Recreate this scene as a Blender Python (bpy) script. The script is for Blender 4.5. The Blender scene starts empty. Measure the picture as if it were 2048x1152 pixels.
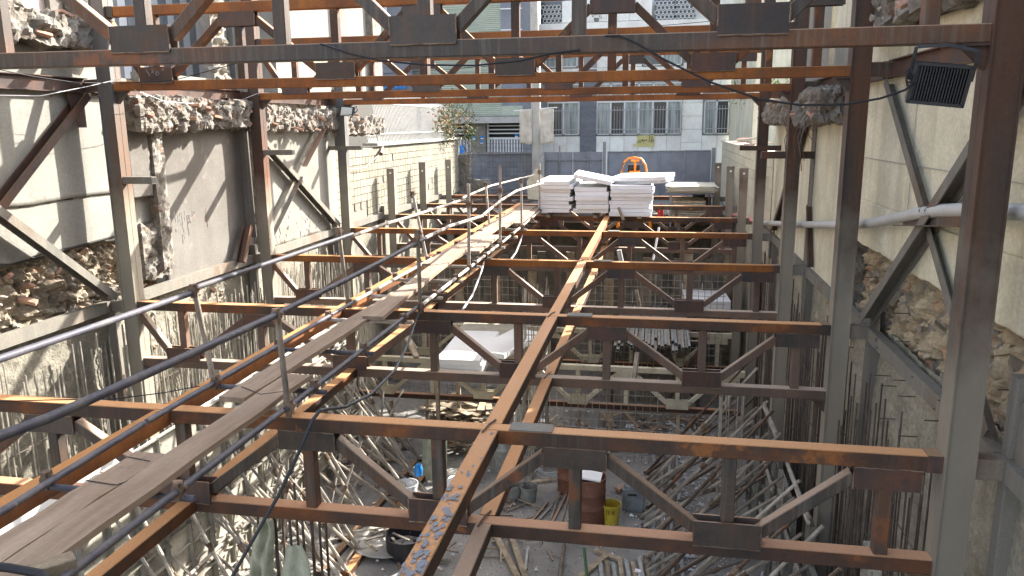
import bpy, bmesh, math, random
from mathutils import Vector, Matrix, noise
R = math.radians
random.seed(7)
SC = bpy.context.scene
COL = SC.collection

# ---------------------------------------------------------------- camera, sky, sun, exposure
F_PX, PITCH, YAW, ROLL = 1562.25, R(11.793), R(10.494), R(-0.572)
_cp, _sp, _cy, _sy, _cr, _sr = math.cos(PITCH), math.sin(PITCH), math.cos(YAW), math.sin(YAW), math.cos(ROLL), math.sin(ROLL)
_f = Vector((-_sy*_cp, _cy*_cp, -_sp)); _r = Vector((_cy, _sy, 0)); _u = _r.cross(_f)
CR = _r*_cr + _u*_sr; CU = -_r*_sr + _u*_cr; CF = _f
cam_d = bpy.data.cameras.new('camera'); cam = bpy.data.objects.new('camera', cam_d); COL.objects.link(cam)
cam.matrix_world = Matrix(((CR.x, CU.x, -CF.x, 0), (CR.y, CU.y, -CF.y, 0), (CR.z, CU.z, -CF.z, 0), (0, 0, 0, 1)))
cam_d.sensor_width = 36; cam_d.lens = 36*F_PX/2048; cam_d.clip_start = 0.05; cam_d.clip_end = 600
SC.camera = cam
SUNV = Vector((1.0, 1.30, 1.04)).normalized()
SUN_EL = math.asin(SUNV.z)
world = bpy.data.worlds.new('World'); SC.world = world; world.use_nodes = True
wn = world.node_tree; bgn = wn.nodes['Background']
sky = wn.nodes.new('ShaderNodeTexSky'); sky.sky_type = 'NISHITA'; sky.sun_disc = False; sky.dust_density = 3.0; sky.air_density = 0.8; sky.ozone_density = 0.6
sky.sun_elevation = SUN_EL; sky.sun_rotation = math.atan2(SUNV.x, SUNV.y)
hs = wn.nodes.new('ShaderNodeHueSaturation'); hs.inputs['Saturation'].default_value = 0.66; wn.links.new(sky.outputs[0], hs.inputs['Color']); wn.links.new(hs.outputs[0], bgn.inputs[0]); bgn.inputs[1].default_value = 0.15
sun_d = bpy.data.lights.new('sun', 'SUN'); sun_d.energy = 4.3; sun_d.angle = R(0.55); sun_d.color = (1.0, 0.955, 0.88)
sun = bpy.data.objects.new('sun', sun_d); COL.objects.link(sun)
sun.rotation_euler = SUNV.to_track_quat('Z', 'Y').to_euler()
vs = SC.view_settings; vs.view_transform = 'Standard'; vs.look = 'None'; vs.gamma = 1; vs.use_curve_mapping = False; vs.exposure = 2.1
SC.cycles.max_bounces = 6; SC.cycles.diffuse_bounces = 3; SC.cycles.glossy_bounces = 2; SC.cycles.transmission_bounces = 3

# ---------------------------------------------------------------- measuring: a pixel of the 2048x1152 photograph on a real plane
def ray(x, y): return CR*((x-1024)/F_PX) - CU*((y-576)/F_PX) + CF
def ax(x, y, X): d = ray(x, y); return d*(X/d.x)
def ay(x, y, Y): d = ray(x, y); return d*(Y/d.y)
def az(x, y, Z): d = ray(x, y); return d*(Z/d.z)

# ---------------------------------------------------------------- materials
MATS = {}
def nd(t, ty, **kw):
    n = t.nodes.new(ty)
    for k, v in kw.items():
        if k in n.inputs: n.inputs[k].default_value = v
        else: setattr(n, k, v)
    return n
def mk(name, stops, scale=3.0, detail=8, rough=0.8, bump=0.3, bscale=40.0, metal=0.0, stretch=(1, 1, 1),
       top=None, streak=None, spots=None, spec=0.3, dist=0.01, obj=False, vary=0.0, brick=None, low=None, fc=1.0):
    """stops: [(pos, colour)] along a noise; top: (colour, amount) sky light painted on upward faces, with some dust; streak: (colour, amount) runs down;
    spots: (colour, threshold, scale)."""
    m = bpy.data.materials.new(name); m.use_nodes = True; t = m.node_tree; L = t.links
    b = t.nodes['Principled BSDF']; b.inputs['Metallic'].default_value = metal; b.inputs['Specular IOR Level'].default_value = spec
    if obj: src = nd(t, 'ShaderNodeTexCoord').outputs['Object']
    else: src = nd(t, 'ShaderNodeNewGeometry').outputs['Position']
    oi = nd(t, 'ShaderNodeObjectInfo')
    mp = nd(t, 'ShaderNodeMapping'); mp.inputs['Scale'].default_value = stretch; L.new(src, mp.inputs['Vector'])
    if obj or vary:
        ad = nd(t, 'ShaderNodeVectorMath', operation='MULTIPLY_ADD'); ad.inputs[1].default_value = (1, 1, 1)
        cx = nd(t, 'ShaderNodeMath', operation='MULTIPLY'); cx.inputs[1].default_value = 37.0; L.new(oi.outputs['Random'], cx.inputs[0])
        L.new(mp.outputs[0], ad.inputs[0]); L.new(cx.outputs[0], ad.inputs[2]); vec = ad.outputs[0]
    else: vec = mp.outputs[0]
    n1 = nd(t, 'ShaderNodeTexNoise', Scale=scale, Detail=detail, Roughness=0.62); L.new(vec, n1.inputs['Vector'])
    cr = nd(t, 'ShaderNodeValToRGB'); e = cr.color_ramp.elements
    while len(e) < len(stops): e.new(0.5)
    for i, (p, c) in enumerate(stops): e[i].position = p; e[i].color = (*c, 1)
    L.new(n1.outputs['Fac'], cr.inputs[0]); colr = cr.outputs[0]
    def mix(fac, a, bcol, mode='MIX'):
        x = nd(t, 'ShaderNodeMix', data_type='RGBA', blend_type=mode)
        if isinstance(fac, float): x.inputs['Factor'].default_value = fac
        else: L.new(fac, x.inputs['Factor'])
        L.new(a, x.inputs['A'])
        if isinstance(bcol, tuple): x.inputs['B'].default_value = (*bcol, 1)
        else: L.new(bcol, x.inputs['B'])
        return x.outputs['Result']
    def mr(v, lo, hi, o0=0.0, o1=1.0):
        x = nd(t, 'ShaderNodeMapRange'); x.inputs[1].default_value = lo; x.inputs[2].default_value = hi
        x.inputs[3].default_value = o0; x.inputs[4].default_value = o1; L.new(v, x.inputs[0]); return x.outputs[0]
    n2 = nd(t, 'ShaderNodeTexNoise', Scale=bscale, Detail=6, Roughness=0.7); L.new(src, n2.inputs['Vector'])
    colr = mix(0.5*fc, colr, mr(n2.outputs['Fac'], 0.25, 0.75, 0.55, 1.4), 'MULTIPLY')
    if brick:
        bt = nd(t, 'ShaderNodeTexVoronoi', Scale=brick[1], Randomness=0.8); L.new(src, bt.inputs['Vector'])
        sp = nd(t, 'ShaderNodeSeparateColor'); L.new(bt.outputs['Color'], sp.inputs[0])
        colr = mix(mr(sp.outputs[0], brick[2], brick[2]+0.12), colr, brick[0])
    if streak:
        ms = nd(t, 'ShaderNodeMapping'); ms.inputs['Scale'].default_value = (9, 9, 0.5); L.new(src, ms.inputs['Vector'])
        n3 = nd(t, 'ShaderNodeTexNoise', Scale=streak[2] if len(streak) > 2 else 2.0, Detail=5, Roughness=0.6); L.new(ms.outputs[0], n3.inputs['Vector'])
        colr = mix(mr(n3.outputs['Fac'], 0.48, 0.72, 0, streak[1]), colr, streak[0])
    if low:      # cement dust splashed up to a ragged height
        sz = nd(t, 'ShaderNodeSeparateXYZ'); L.new(nd(t, 'ShaderNodeNewGeometry').outputs['Position'], sz.inputs[0])
        n5 = nd(t, 'ShaderNodeTexNoise', Scale=1.3, Detail=5, Roughness=0.6); L.new(src, n5.inputs['Vector'])
        mm = nd(t, 'ShaderNodeMath', operation='MULTIPLY_ADD'); mm.inputs[1].default_value = low[2]*2.2; L.new(n5.outputs['Fac'], mm.inputs[0]); L.new(sz.outputs['Z'], mm.inputs[2])
        colr = mix(mr(mm.outputs[0], low[1]+low[2]*1.1, low[1]+low[2]*2.1, low[3] if len(low) > 3 else 0.92, 0.0), colr, mix(0.7, nd_rgb(t, low[0]), mr(n1.outputs['Fac'], 0.3, 0.7, 0.7, 1.3), 'MULTIPLY'))
    if spots:
        n4 = nd(t, 'ShaderNodeTexNoise', Scale=spots[2], Detail=7, Roughness=0.65); L.new(src, n4.inputs['Vector'])
        colr = mix(mr(n4.outputs['Fac'], spots[1], spots[1]+0.06, 0, 0.85), colr, spots[0])
    if top:  # upward faces painted lighter for the sky light, along with settled dust
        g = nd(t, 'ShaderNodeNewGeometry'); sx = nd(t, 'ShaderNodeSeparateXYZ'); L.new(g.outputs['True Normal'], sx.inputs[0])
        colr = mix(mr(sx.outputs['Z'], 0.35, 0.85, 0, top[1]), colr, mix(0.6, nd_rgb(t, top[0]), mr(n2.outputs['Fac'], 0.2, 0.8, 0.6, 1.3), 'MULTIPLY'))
    if vary:
        v = mr(oi.outputs['Random'], 0, 1, 1-vary, 1+vary); colr = mix(1.0, colr, v, 'MULTIPLY')
    L.new(colr, b.inputs['Base Color'])
    L.new(mr(n1.outputs['Fac'], 0.3, 0.7, max(0.05, rough-0.12), min(1, rough+0.1)), b.inputs['Roughness'])
    if bump:
        bp = nd(t, 'ShaderNodeBump', Strength=bump, Distance=dist); L.new(n2.outputs['Fac'], bp.inputs['Height']); L.new(bp.outputs[0], b.inputs['Normal'])
    MATS[name] = m; return m
def nd_rgb(t, c):
    n = t.nodes.new('ShaderNodeRGB'); n.outputs[0].default_value = (*c, 1); return n.outputs[0]
def flat(name, c, rough=0.6, metal=0.0, spec=0.3):
    m = bpy.data.materials.new(name); m.use_nodes = True; b = m.node_tree.nodes['Principled BSDF']
    b.inputs['Base Color'].default_value = (*c, 1); b.inputs['Roughness'].default_value = rough; b.inputs['Metallic'].default_value = metal
    b.inputs['Specular IOR Level'].default_value = spec; MATS[name] = m; return m

DK, OR, BR, GY = (0.042, 0.031, 0.026), (0.26, 0.085, 0.024), (0.085, 0.038, 0.023), (0.085, 0.078, 0.066)
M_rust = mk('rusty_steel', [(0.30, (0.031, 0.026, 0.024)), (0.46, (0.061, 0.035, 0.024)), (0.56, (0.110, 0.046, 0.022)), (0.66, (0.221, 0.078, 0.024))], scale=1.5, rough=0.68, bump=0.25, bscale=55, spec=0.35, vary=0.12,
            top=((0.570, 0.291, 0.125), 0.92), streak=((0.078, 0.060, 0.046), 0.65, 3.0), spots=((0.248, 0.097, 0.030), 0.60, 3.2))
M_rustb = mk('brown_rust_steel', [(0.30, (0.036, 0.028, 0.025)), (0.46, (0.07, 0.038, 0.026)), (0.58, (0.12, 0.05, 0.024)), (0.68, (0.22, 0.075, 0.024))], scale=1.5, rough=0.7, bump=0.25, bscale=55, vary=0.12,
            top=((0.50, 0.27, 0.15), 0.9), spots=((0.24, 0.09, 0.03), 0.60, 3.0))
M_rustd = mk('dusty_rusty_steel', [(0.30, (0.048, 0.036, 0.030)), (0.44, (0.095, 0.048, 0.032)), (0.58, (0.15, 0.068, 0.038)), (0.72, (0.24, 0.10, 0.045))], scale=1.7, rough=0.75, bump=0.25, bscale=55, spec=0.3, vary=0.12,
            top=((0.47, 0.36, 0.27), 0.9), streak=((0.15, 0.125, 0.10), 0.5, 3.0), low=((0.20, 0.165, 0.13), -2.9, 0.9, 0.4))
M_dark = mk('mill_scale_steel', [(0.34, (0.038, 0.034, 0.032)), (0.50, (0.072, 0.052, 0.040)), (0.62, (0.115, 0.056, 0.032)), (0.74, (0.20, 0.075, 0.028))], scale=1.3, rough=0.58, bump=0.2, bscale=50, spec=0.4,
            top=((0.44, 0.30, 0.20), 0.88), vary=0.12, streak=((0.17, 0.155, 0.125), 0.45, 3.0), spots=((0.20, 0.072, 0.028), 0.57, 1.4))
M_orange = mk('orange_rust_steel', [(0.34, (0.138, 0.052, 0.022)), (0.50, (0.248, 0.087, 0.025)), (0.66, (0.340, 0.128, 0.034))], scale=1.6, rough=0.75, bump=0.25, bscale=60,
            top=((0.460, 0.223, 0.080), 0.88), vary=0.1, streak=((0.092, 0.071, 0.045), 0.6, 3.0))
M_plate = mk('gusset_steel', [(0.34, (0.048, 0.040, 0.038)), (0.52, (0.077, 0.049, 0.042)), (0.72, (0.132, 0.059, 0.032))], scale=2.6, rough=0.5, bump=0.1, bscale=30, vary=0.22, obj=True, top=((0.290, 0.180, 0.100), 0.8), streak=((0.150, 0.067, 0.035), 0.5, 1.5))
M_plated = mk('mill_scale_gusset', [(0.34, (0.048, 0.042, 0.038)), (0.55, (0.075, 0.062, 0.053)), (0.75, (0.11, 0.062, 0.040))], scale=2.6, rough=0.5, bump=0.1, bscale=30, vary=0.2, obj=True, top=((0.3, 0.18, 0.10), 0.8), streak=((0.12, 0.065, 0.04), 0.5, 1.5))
M_col = mk('column_steel', [(0.32, (0.085, 0.088, 0.086)), (0.50, (0.14, 0.14, 0.132)), (0.60, (0.125, 0.085, 0.06)), (0.74, (0.22, 0.10, 0.05))], scale=1.0, rough=0.6, bump=0.15, bscale=45, stretch=(1.6, 1.6, 0.35), vary=0.1,
            streak=((0.20, 0.10, 0.055), 0.32, 0.8), spec=0.35, low=((0.28, 0.255, 0.20), -1.6, 0.9))
M_coldust = mk('dusty_column_steel', [(0.34, (0.145, 0.14, 0.12)), (0.52, (0.20, 0.185, 0.155)), (0.66, (0.17, 0.12, 0.085)), (0.76, (0.22, 0.11, 0.06))], scale=1.3, rough=0.8, bump=0.15, bscale=50, stretch=(1, 1, 0.4), vary=0.08,
            streak=((0.26, 0.235, 0.19), 0.6, 1.2))
M_colrust = mk('rusty_column_steel', [(0.32, (0.042, 0.038, 0.036)), (0.48, (0.066, 0.048, 0.038)), (0.62, (0.097, 0.049, 0.032)), (0.76, (0.168, 0.071, 0.030))], scale=1.0, rough=0.6, bump=0.2, bscale=40, stretch=(0.880, 0.880, 0.300), vary=0.1,
            streak=((0.143, 0.059, 0.028), 0.6, 0.8), low=((0.265, 0.235, 0.185), -1.75, 0.9))
M_cream = mk('cream_painted_steel', [(0.36, (0.462, 0.407, 0.286)), (0.55, (0.594, 0.539, 0.396)), (0.7, (0.660, 0.605, 0.462))], scale=2, rough=0.7, bump=0.15, spots=((0.176, 0.110, 0.066), 0.60, 2.2))
M_plasterL = mk('white_plaster', [(0.32, (0.191, 0.183, 0.155)), (0.5, (0.242, 0.234, 0.204)), (0.68, (0.268, 0.264, 0.234))], scale=0.9, rough=0.9, bump=0.25, bscale=28, dist=0.006,
            spots=((0.172, 0.140, 0.108), 0.63, 1.6), streak=((0.168, 0.156, 0.127), 0.35, 0.7))
M_plasterG = mk('bare_grey_plaster', [(0.32, (0.127, 0.113, 0.096)), (0.5, (0.164, 0.151, 0.133)), (0.68, (0.197, 0.184, 0.163))], scale=0.8, rough=0.95, bump=0.3, bscale=30, dist=0.006,
            spots=((0.227, 0.216, 0.196), 0.62, 3.0), streak=((0.118, 0.109, 0.093), 0.3, 0.6))
M_plasterR = mk('beige_plaster', [(0.30, (0.501, 0.462, 0.335)), (0.5, (0.682, 0.634, 0.474)), (0.7, (0.780, 0.737, 0.579))], scale=0.8, rough=0.9, bump=0.25, bscale=28, dist=0.006,
            spots=((0.806, 0.785, 0.685), 0.64, 2.6), streak=((0.278, 0.261, 0.211), 0.5, 0.35))
M_tile = mk('cream_wall_tile', [(0.35, (0.236, 0.217, 0.165)), (0.6, (0.287, 0.269, 0.213))], scale=2, rough=0.45, bump=0.05, vary=0.09, spec=0.5, spots=((0.189, 0.165, 0.122), 0.66, 2.0))
M_tileR = mk('beige_stone_cladding', [(0.35, (0.43, 0.40, 0.30)), (0.6, (0.53, 0.495, 0.385))], scale=2, rough=0.7, bump=0.1, vary=0.06)
M_mortar = mk('mortar', [(0.4, (0.189, 0.171, 0.143)), (0.6, (0.252, 0.227, 0.189))], scale=6, rough=0.95, bump=0.4)
M_rubble = mk('broken_masonry', [(0.30, (0.120, 0.102, 0.079)), (0.44, (0.194, 0.171, 0.141)), (0.58, (0.254, 0.236, 0.206)), (0.74, (0.304, 0.290, 0.266))], scale=5.5, rough=0.95, bump=1.0, bscale=34, dist=0.02,
            brick=((0.185, 0.111, 0.079), 9.0, 0.90))
M_earth = mk('stony_earth_face', [(0.28, (0.167, 0.136, 0.101)), (0.46, (0.264, 0.220, 0.163)), (0.62, (0.361, 0.308, 0.233)), (0.76, (0.440, 0.396, 0.317))], scale=4.5, rough=0.97, bump=1.0, bscale=30, dist=0.02,
            brick=((0.326, 0.202, 0.132), 9.0, 0.90))
M_earth2 = mk('tan_rubble_face', [(0.28, (0.266, 0.207, 0.135)), (0.46, (0.421, 0.334, 0.219)), (0.62, (0.575, 0.468, 0.312)), (0.76, (0.702, 0.601, 0.426))], scale=4.5, rough=0.97, bump=1.0, bscale=30, dist=0.02,
            brick=((0.520, 0.307, 0.177), 9.0, 0.90))
M_shot = mk('sprayed_concrete', [(0.32, (0.189, 0.174, 0.140)), (0.5, (0.259, 0.239, 0.189)), (0.68, (0.330, 0.304, 0.245))], scale=2.4, rough=0.97, bump=1.0, bscale=20, dist=0.035, fc=1.5)
M_shot2 = mk('brightened_sprayed_concrete', [(0.32, (0.262, 0.242, 0.186)), (0.5, (0.360, 0.332, 0.252)), (0.68, (0.457, 0.422, 0.326))], scale=2.4, rough=0.97, bump=1.0, bscale=20, dist=0.035, fc=1.5)  # brighter copy of the sprayed concrete, colour raised against the right wall's shade
M_stone = mk('rubble_stone', [(0.35, (0.270, 0.240, 0.190)), (0.5, (0.344, 0.315, 0.259)), (0.65, (0.411, 0.382, 0.329))], scale=9, rough=0.95, bump=0.7, bscale=40, vary=0.15, obj=True)
M_stone2 = mk('tan_stone', [(0.35, (0.294, 0.244, 0.173)), (0.5, (0.376, 0.320, 0.235)), (0.65, (0.449, 0.389, 0.299))], scale=9, rough=0.95, bump=0.7, bscale=40, vary=0.15, obj=True)
M_brick = mk('fired_brick', [(0.35, (0.34, 0.19, 0.13)), (0.65, (0.46, 0.30, 0.22))], scale=9, rough=0.95, bump=0.5, bscale=40, vary=0.2, obj=True)
M_ybrick = mk('buff_brick', [(0.35, (0.336, 0.264, 0.176)), (0.65, (0.464, 0.392, 0.272))], scale=9, rough=0.95, bump=0.4, bscale=40, vary=0.15, obj=True)
M_floor = mk('dusty_concrete_floor', [(0.28, (0.155, 0.148, 0.135)), (0.45, (0.235, 0.225, 0.205)), (0.6, (0.30, 0.285, 0.26)), (0.75, (0.37, 0.355, 0.325))], scale=1.1, rough=0.95, bump=0.35, bscale=35,
            spots=((0.12, 0.11, 0.10), 0.62, 3.0))
M_street = mk('street_paving', [(0.35, (0.15, 0.145, 0.135)), (0.65, (0.24, 0.23, 0.21))], scale=2, rough=0.95, bump=0.3)
M_wood = mk('weathered_plank', [(0.30, (0.207, 0.145, 0.102)), (0.5, (0.281, 0.209, 0.152)), (0.70, (0.363, 0.285, 0.213))], scale=1.6, rough=0.92, bump=0.35, bscale=30, stretch=(6, 0.6, 6), vary=0.12, dist=0.004, spots=((0.165, 0.119, 0.090), 0.66, 2.0), fc=0.5)
M_wood2 = mk('site_timber', [(0.32, (0.20, 0.15, 0.10)), (0.5, (0.33, 0.265, 0.185)), (0.7, (0.47, 0.40, 0.30))], scale=5, rough=0.9, bump=0.4, bscale=30, vary=0.35, obj=True)
M_pipe = mk('scaffold_tube_steel', [(0.34, (0.050, 0.050, 0.066)), (0.5, (0.085, 0.082, 0.098)), (0.68, (0.15, 0.135, 0.13))], scale=4, rough=0.6, bump=0.15, bscale=50, metal=0.0, vary=0.15, spots=((0.26, 0.24, 0.22), 0.66, 9.0))
M_pipew = mk('sunlit_scaffold_tube', [(0.34, (0.27, 0.235, 0.20)), (0.52, (0.40, 0.36, 0.31)), (0.7, (0.52, 0.48, 0.42))], scale=5, rough=0.8, bump=0.3, bscale=50, vary=0.2)  # paler copy of the tube steel, sunlight put into the far lengths' colour
M_clamp = mk('rusty_clamp_steel', [(0.35, (0.10, 0.065, 0.045)), (0.6, (0.22, 0.155, 0.11))], scale=12, rough=0.8, bump=0.4, vary=0.3)
M_rebar = mk('rebar_steel', [(0.35, (0.075, 0.06, 0.052)), (0.6, (0.15, 0.12, 0.10))], scale=8, rough=0.65, bump=0.5, bscale=90, metal=0.2, vary=0.3)
M_rebarw = mk('pale_dusty_rebar', [(0.35, (0.253, 0.230, 0.196)), (0.6, (0.414, 0.380, 0.322))], scale=8, rough=0.7, bump=0.4, bscale=90, metal=0.2, vary=0.3)
M_form = mk('concrete_stained_form_steel', [(0.32, (0.220, 0.202, 0.167)), (0.5, (0.326, 0.304, 0.251)), (0.68, (0.431, 0.405, 0.339))], scale=2.6, rough=0.85, bump=0.3, vary=0.25, spots=((0.141, 0.106, 0.079), 0.62, 4.0))
M_formd = mk('shaded_form_steel', [(0.32, (0.10, 0.095, 0.08)), (0.5, (0.165, 0.15, 0.125)), (0.68, (0.25, 0.23, 0.19))], scale=2.6, rough=0.85, bump=0.3, vary=0.3, spots=((0.12, 0.08, 0.06), 0.60, 4.0))  # darker copy of the form steel, shade put into its colour
M_prop = mk('site_prop_steel', [(0.34, (0.210, 0.180, 0.147)), (0.52, (0.342, 0.305, 0.252)), (0.7, (0.475, 0.437, 0.370))], scale=4, rough=0.8, bump=0.3, vary=0.3, obj=True)
M_propd = mk('old_prop_steel', [(0.34, (0.138, 0.115, 0.098)), (0.52, (0.230, 0.190, 0.149)), (0.7, (0.322, 0.276, 0.224))], scale=4, rough=0.8, bump=0.3, vary=0.3, obj=True)
M_foam = mk('white_polystyrene', [(0.4, (0.860, 0.855, 0.830)), (0.6, (0.880, 0.880, 0.875))], scale=5, rough=0.9, bump=0.3, bscale=120, dist=0.003, fc=0.2)
M_pvc = mk('grey_pvc', [(0.35, (0.44, 0.44, 0.41)), (0.65, (0.55, 0.55, 0.53))], scale=3, rough=0.45, bump=0.05, spec=0.5, spots=((0.30, 0.28, 0.24), 0.68, 4.0))
M_pink = flat('faded_red_pvc', (0.72, 0.30, 0.26), 0.6)
M_black = flat('black_rubber', (0.022, 0.022, 0.026), 0.55)
M_hose = flat('pale_grey_hose', (0.45, 0.46, 0.47), 0.5)
M_cable = flat('dark_grey_cable', (0.05, 0.055, 0.065), 0.5)
M_cast = mk('black_cast_aluminium', [(0.4, (0.018, 0.020, 0.026)), (0.6, (0.032, 0.034, 0.042))], scale=6, rough=0.5, bump=0.1, spec=0.5)
M_glass = flat('dark_window_glass', (0.05, 0.06, 0.065), 0.12, 0.0, 0.7)
M_curt = mk('net_curtain_behind_glass', [(0.38, (0.17, 0.20, 0.195)), (0.5, (0.30, 0.34, 0.32)), (0.62, (0.42, 0.45, 0.42))], scale=1.2, rough=0.25, bump=0.0, stretch=(6, 6, 0.6), spec=0.6)
M_lens = flat('lamp_glass', (0.55, 0.58, 0.52), 0.15, 0, 0.6)
M_wframe = flat('white_window_frame', (0.72, 0.72, 0.70), 0.5)
M_bars = flat('grey_painted_bars', (0.42, 0.42, 0.42), 0.55)
M_fac = mk('white_stone_facade', [(0.35, (0.773, 0.727, 0.657)), (0.6, (0.880, 0.880, 0.809))], scale=1.5, rough=0.7, bump=0.05, vary=0.06, spots=((0.670, 0.558, 0.469), 0.68, 2.0))
M_facd = flat('facade_joint', (0.34, 0.33, 0.32), 0.9)
M_gbrick = mk('grey_brick', [(0.35, (0.16, 0.165, 0.18)), (0.65, (0.24, 0.25, 0.27))], scale=4, rough=0.9, bump=0.2, stretch=(1, 1, 8), vary=0.08)
M_green = mk('pale_green_brick', [(0.35, (0.36, 0.40, 0.31)), (0.65, (0.47, 0.51, 0.405))], scale=3, rough=0.9, bump=0.2, stretch=(1, 1, 6), vary=0.10)
M_greenj = flat('green_brick_joint', (0.19, 0.205, 0.17), 0.9)
M_gate = mk('grey_painted_sheet', [(0.35, (0.171, 0.187, 0.215)), (0.6, (0.237, 0.253, 0.281))], scale=1.5, rough=0.55, bump=0.05, vary=0.08, spots=((0.242, 0.220, 0.198), 0.67, 2.5), streak=((0.242, 0.187, 0.143), 0.35, 0.7))
M_gatef = mk('grey_painted_steel_frame', [(0.4, (0.19, 0.20, 0.215)), (0.6, (0.26, 0.265, 0.27))], scale=3, rough=0.6, bump=0.05, spots=((0.22, 0.12, 0.07), 0.64, 3.0))
M_conc = mk('cast_concrete', [(0.35, (0.36, 0.345, 0.305)), (0.6, (0.46, 0.44, 0.40))], scale=2, rough=0.9, bump=0.3)
M_orangep = flat('orange_machine_paint', (0.85, 0.27, 0.025), 0.4, 0, 0.5)
M_blue = flat('blue_plastic', (0.02, 0.20, 0.55), 0.45)
M_yel = mk('yellow_plastic', [(0.4, (0.465, 0.338, 0.030)), (0.6, (0.562, 0.427, 0.053))], scale=6, rough=0.6, bump=0.1, spots=((0.090, 0.075, 0.045), 0.64, 6.0))
M_gry = mk('grey_plastic', [(0.4, (0.17, 0.18, 0.185)), (0.6, (0.23, 0.24, 0.24))], scale=6, rough=0.6, bump=0.1)
M_galv = mk('galvanised_steel', [(0.4, (0.24, 0.25, 0.235)), (0.6, (0.33, 0.335, 0.315))], scale=8, rough=0.5, bump=0.1, metal=0.3, vary=0.1)
M_pail = mk('white_plastic_pail', [(0.4, (0.55, 0.56, 0.58)), (0.6, (0.68, 0.69, 0.70))], scale=8, rough=0.5, bump=0.1, vary=0.1)
M_drum = mk('rusty_oil_drum', [(0.34, (0.13, 0.06, 0.04)), (0.52, (0.19, 0.085, 0.055)), (0.7, (0.25, 0.12, 0.08))], scale=2.5, rough=0.65, bump=0.15)
M_cloth = mk('green_sack_cloth', [(0.35, (0.33, 0.34, 0.24)), (0.6, (0.50, 0.50, 0.38))], scale=5, rough=0.95, bump=0.6, bscale=70)
M_canvas = mk('dusty_canvas', [(0.35, (0.462, 0.418, 0.341)), (0.6, (0.638, 0.594, 0.506))], scale=3, rough=0.95, bump=0.5, bscale=50)
M_yellow_paper = mk('yellow_sign_board', [(0.35, (0.60, 0.52, 0.22)), (0.65, (0.72, 0.64, 0.30))], scale=4, rough=0.8, bump=0.05)
M_ink = flat('dark_sign_lettering', (0.04, 0.035, 0.03), 0.8)
M_leaf = mk('leaf_green', [(0.35, (0.06, 0.10, 0.03)), (0.6, (0.12, 0.17, 0.045))], scale=5, rough=0.7, bump=0, vary=0.4)
M_leafo = mk('autumn_leaf', [(0.35, (0.34, 0.13, 0.05)), (0.6, (0.50, 0.26, 0.07))], scale=5, rough=0.7, bump=0, vary=0.4)
M_bark = mk('grey_bark', [(0.35, (0.10, 0.085, 0.07)), (0.6, (0.17, 0.15, 0.125))], scale=8, rough=0.95, bump=0.4)
M_stripew = flat('white_marble_strip', (0.68, 0.69, 0.70), 0.5)
M_stripeg = mk('grey_marble_strip', [(0.35, (0.17, 0.19, 0.20)), (0.65, (0.27, 0.29, 0.30))], scale=3, rough=0.5, bump=0, stretch=(1, 1, 0.3))
M_plaid = mk('pink_stone_facade', [(0.35, (0.56, 0.47, 0.40)), (0.65, (0.66, 0.57, 0.49))], scale=2, rough=0.9, bump=0.1)
M_sheet = mk('stacked_sheet_board', [(0.35, (0.36, 0.33, 0.25)), (0.65, (0.50, 0.47, 0.38))], scale=3, rough=0.85, bump=0.2, vary=0.12)
M_ductp = mk('orange_barrel_paint', [(0.35, (0.50, 0.13, 0.04)), (0.65, (0.62, 0.18, 0.05))], scale=4, rough=0.6, bump=0.1)
M_dim = flat('shaded_grey_render', (0.10, 0.095, 0.085), 0.95)  # dark colour stands for the shade between the railing bars
M_roof = flat('dark_void', (0.035, 0.033, 0.03), 0.9)

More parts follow.
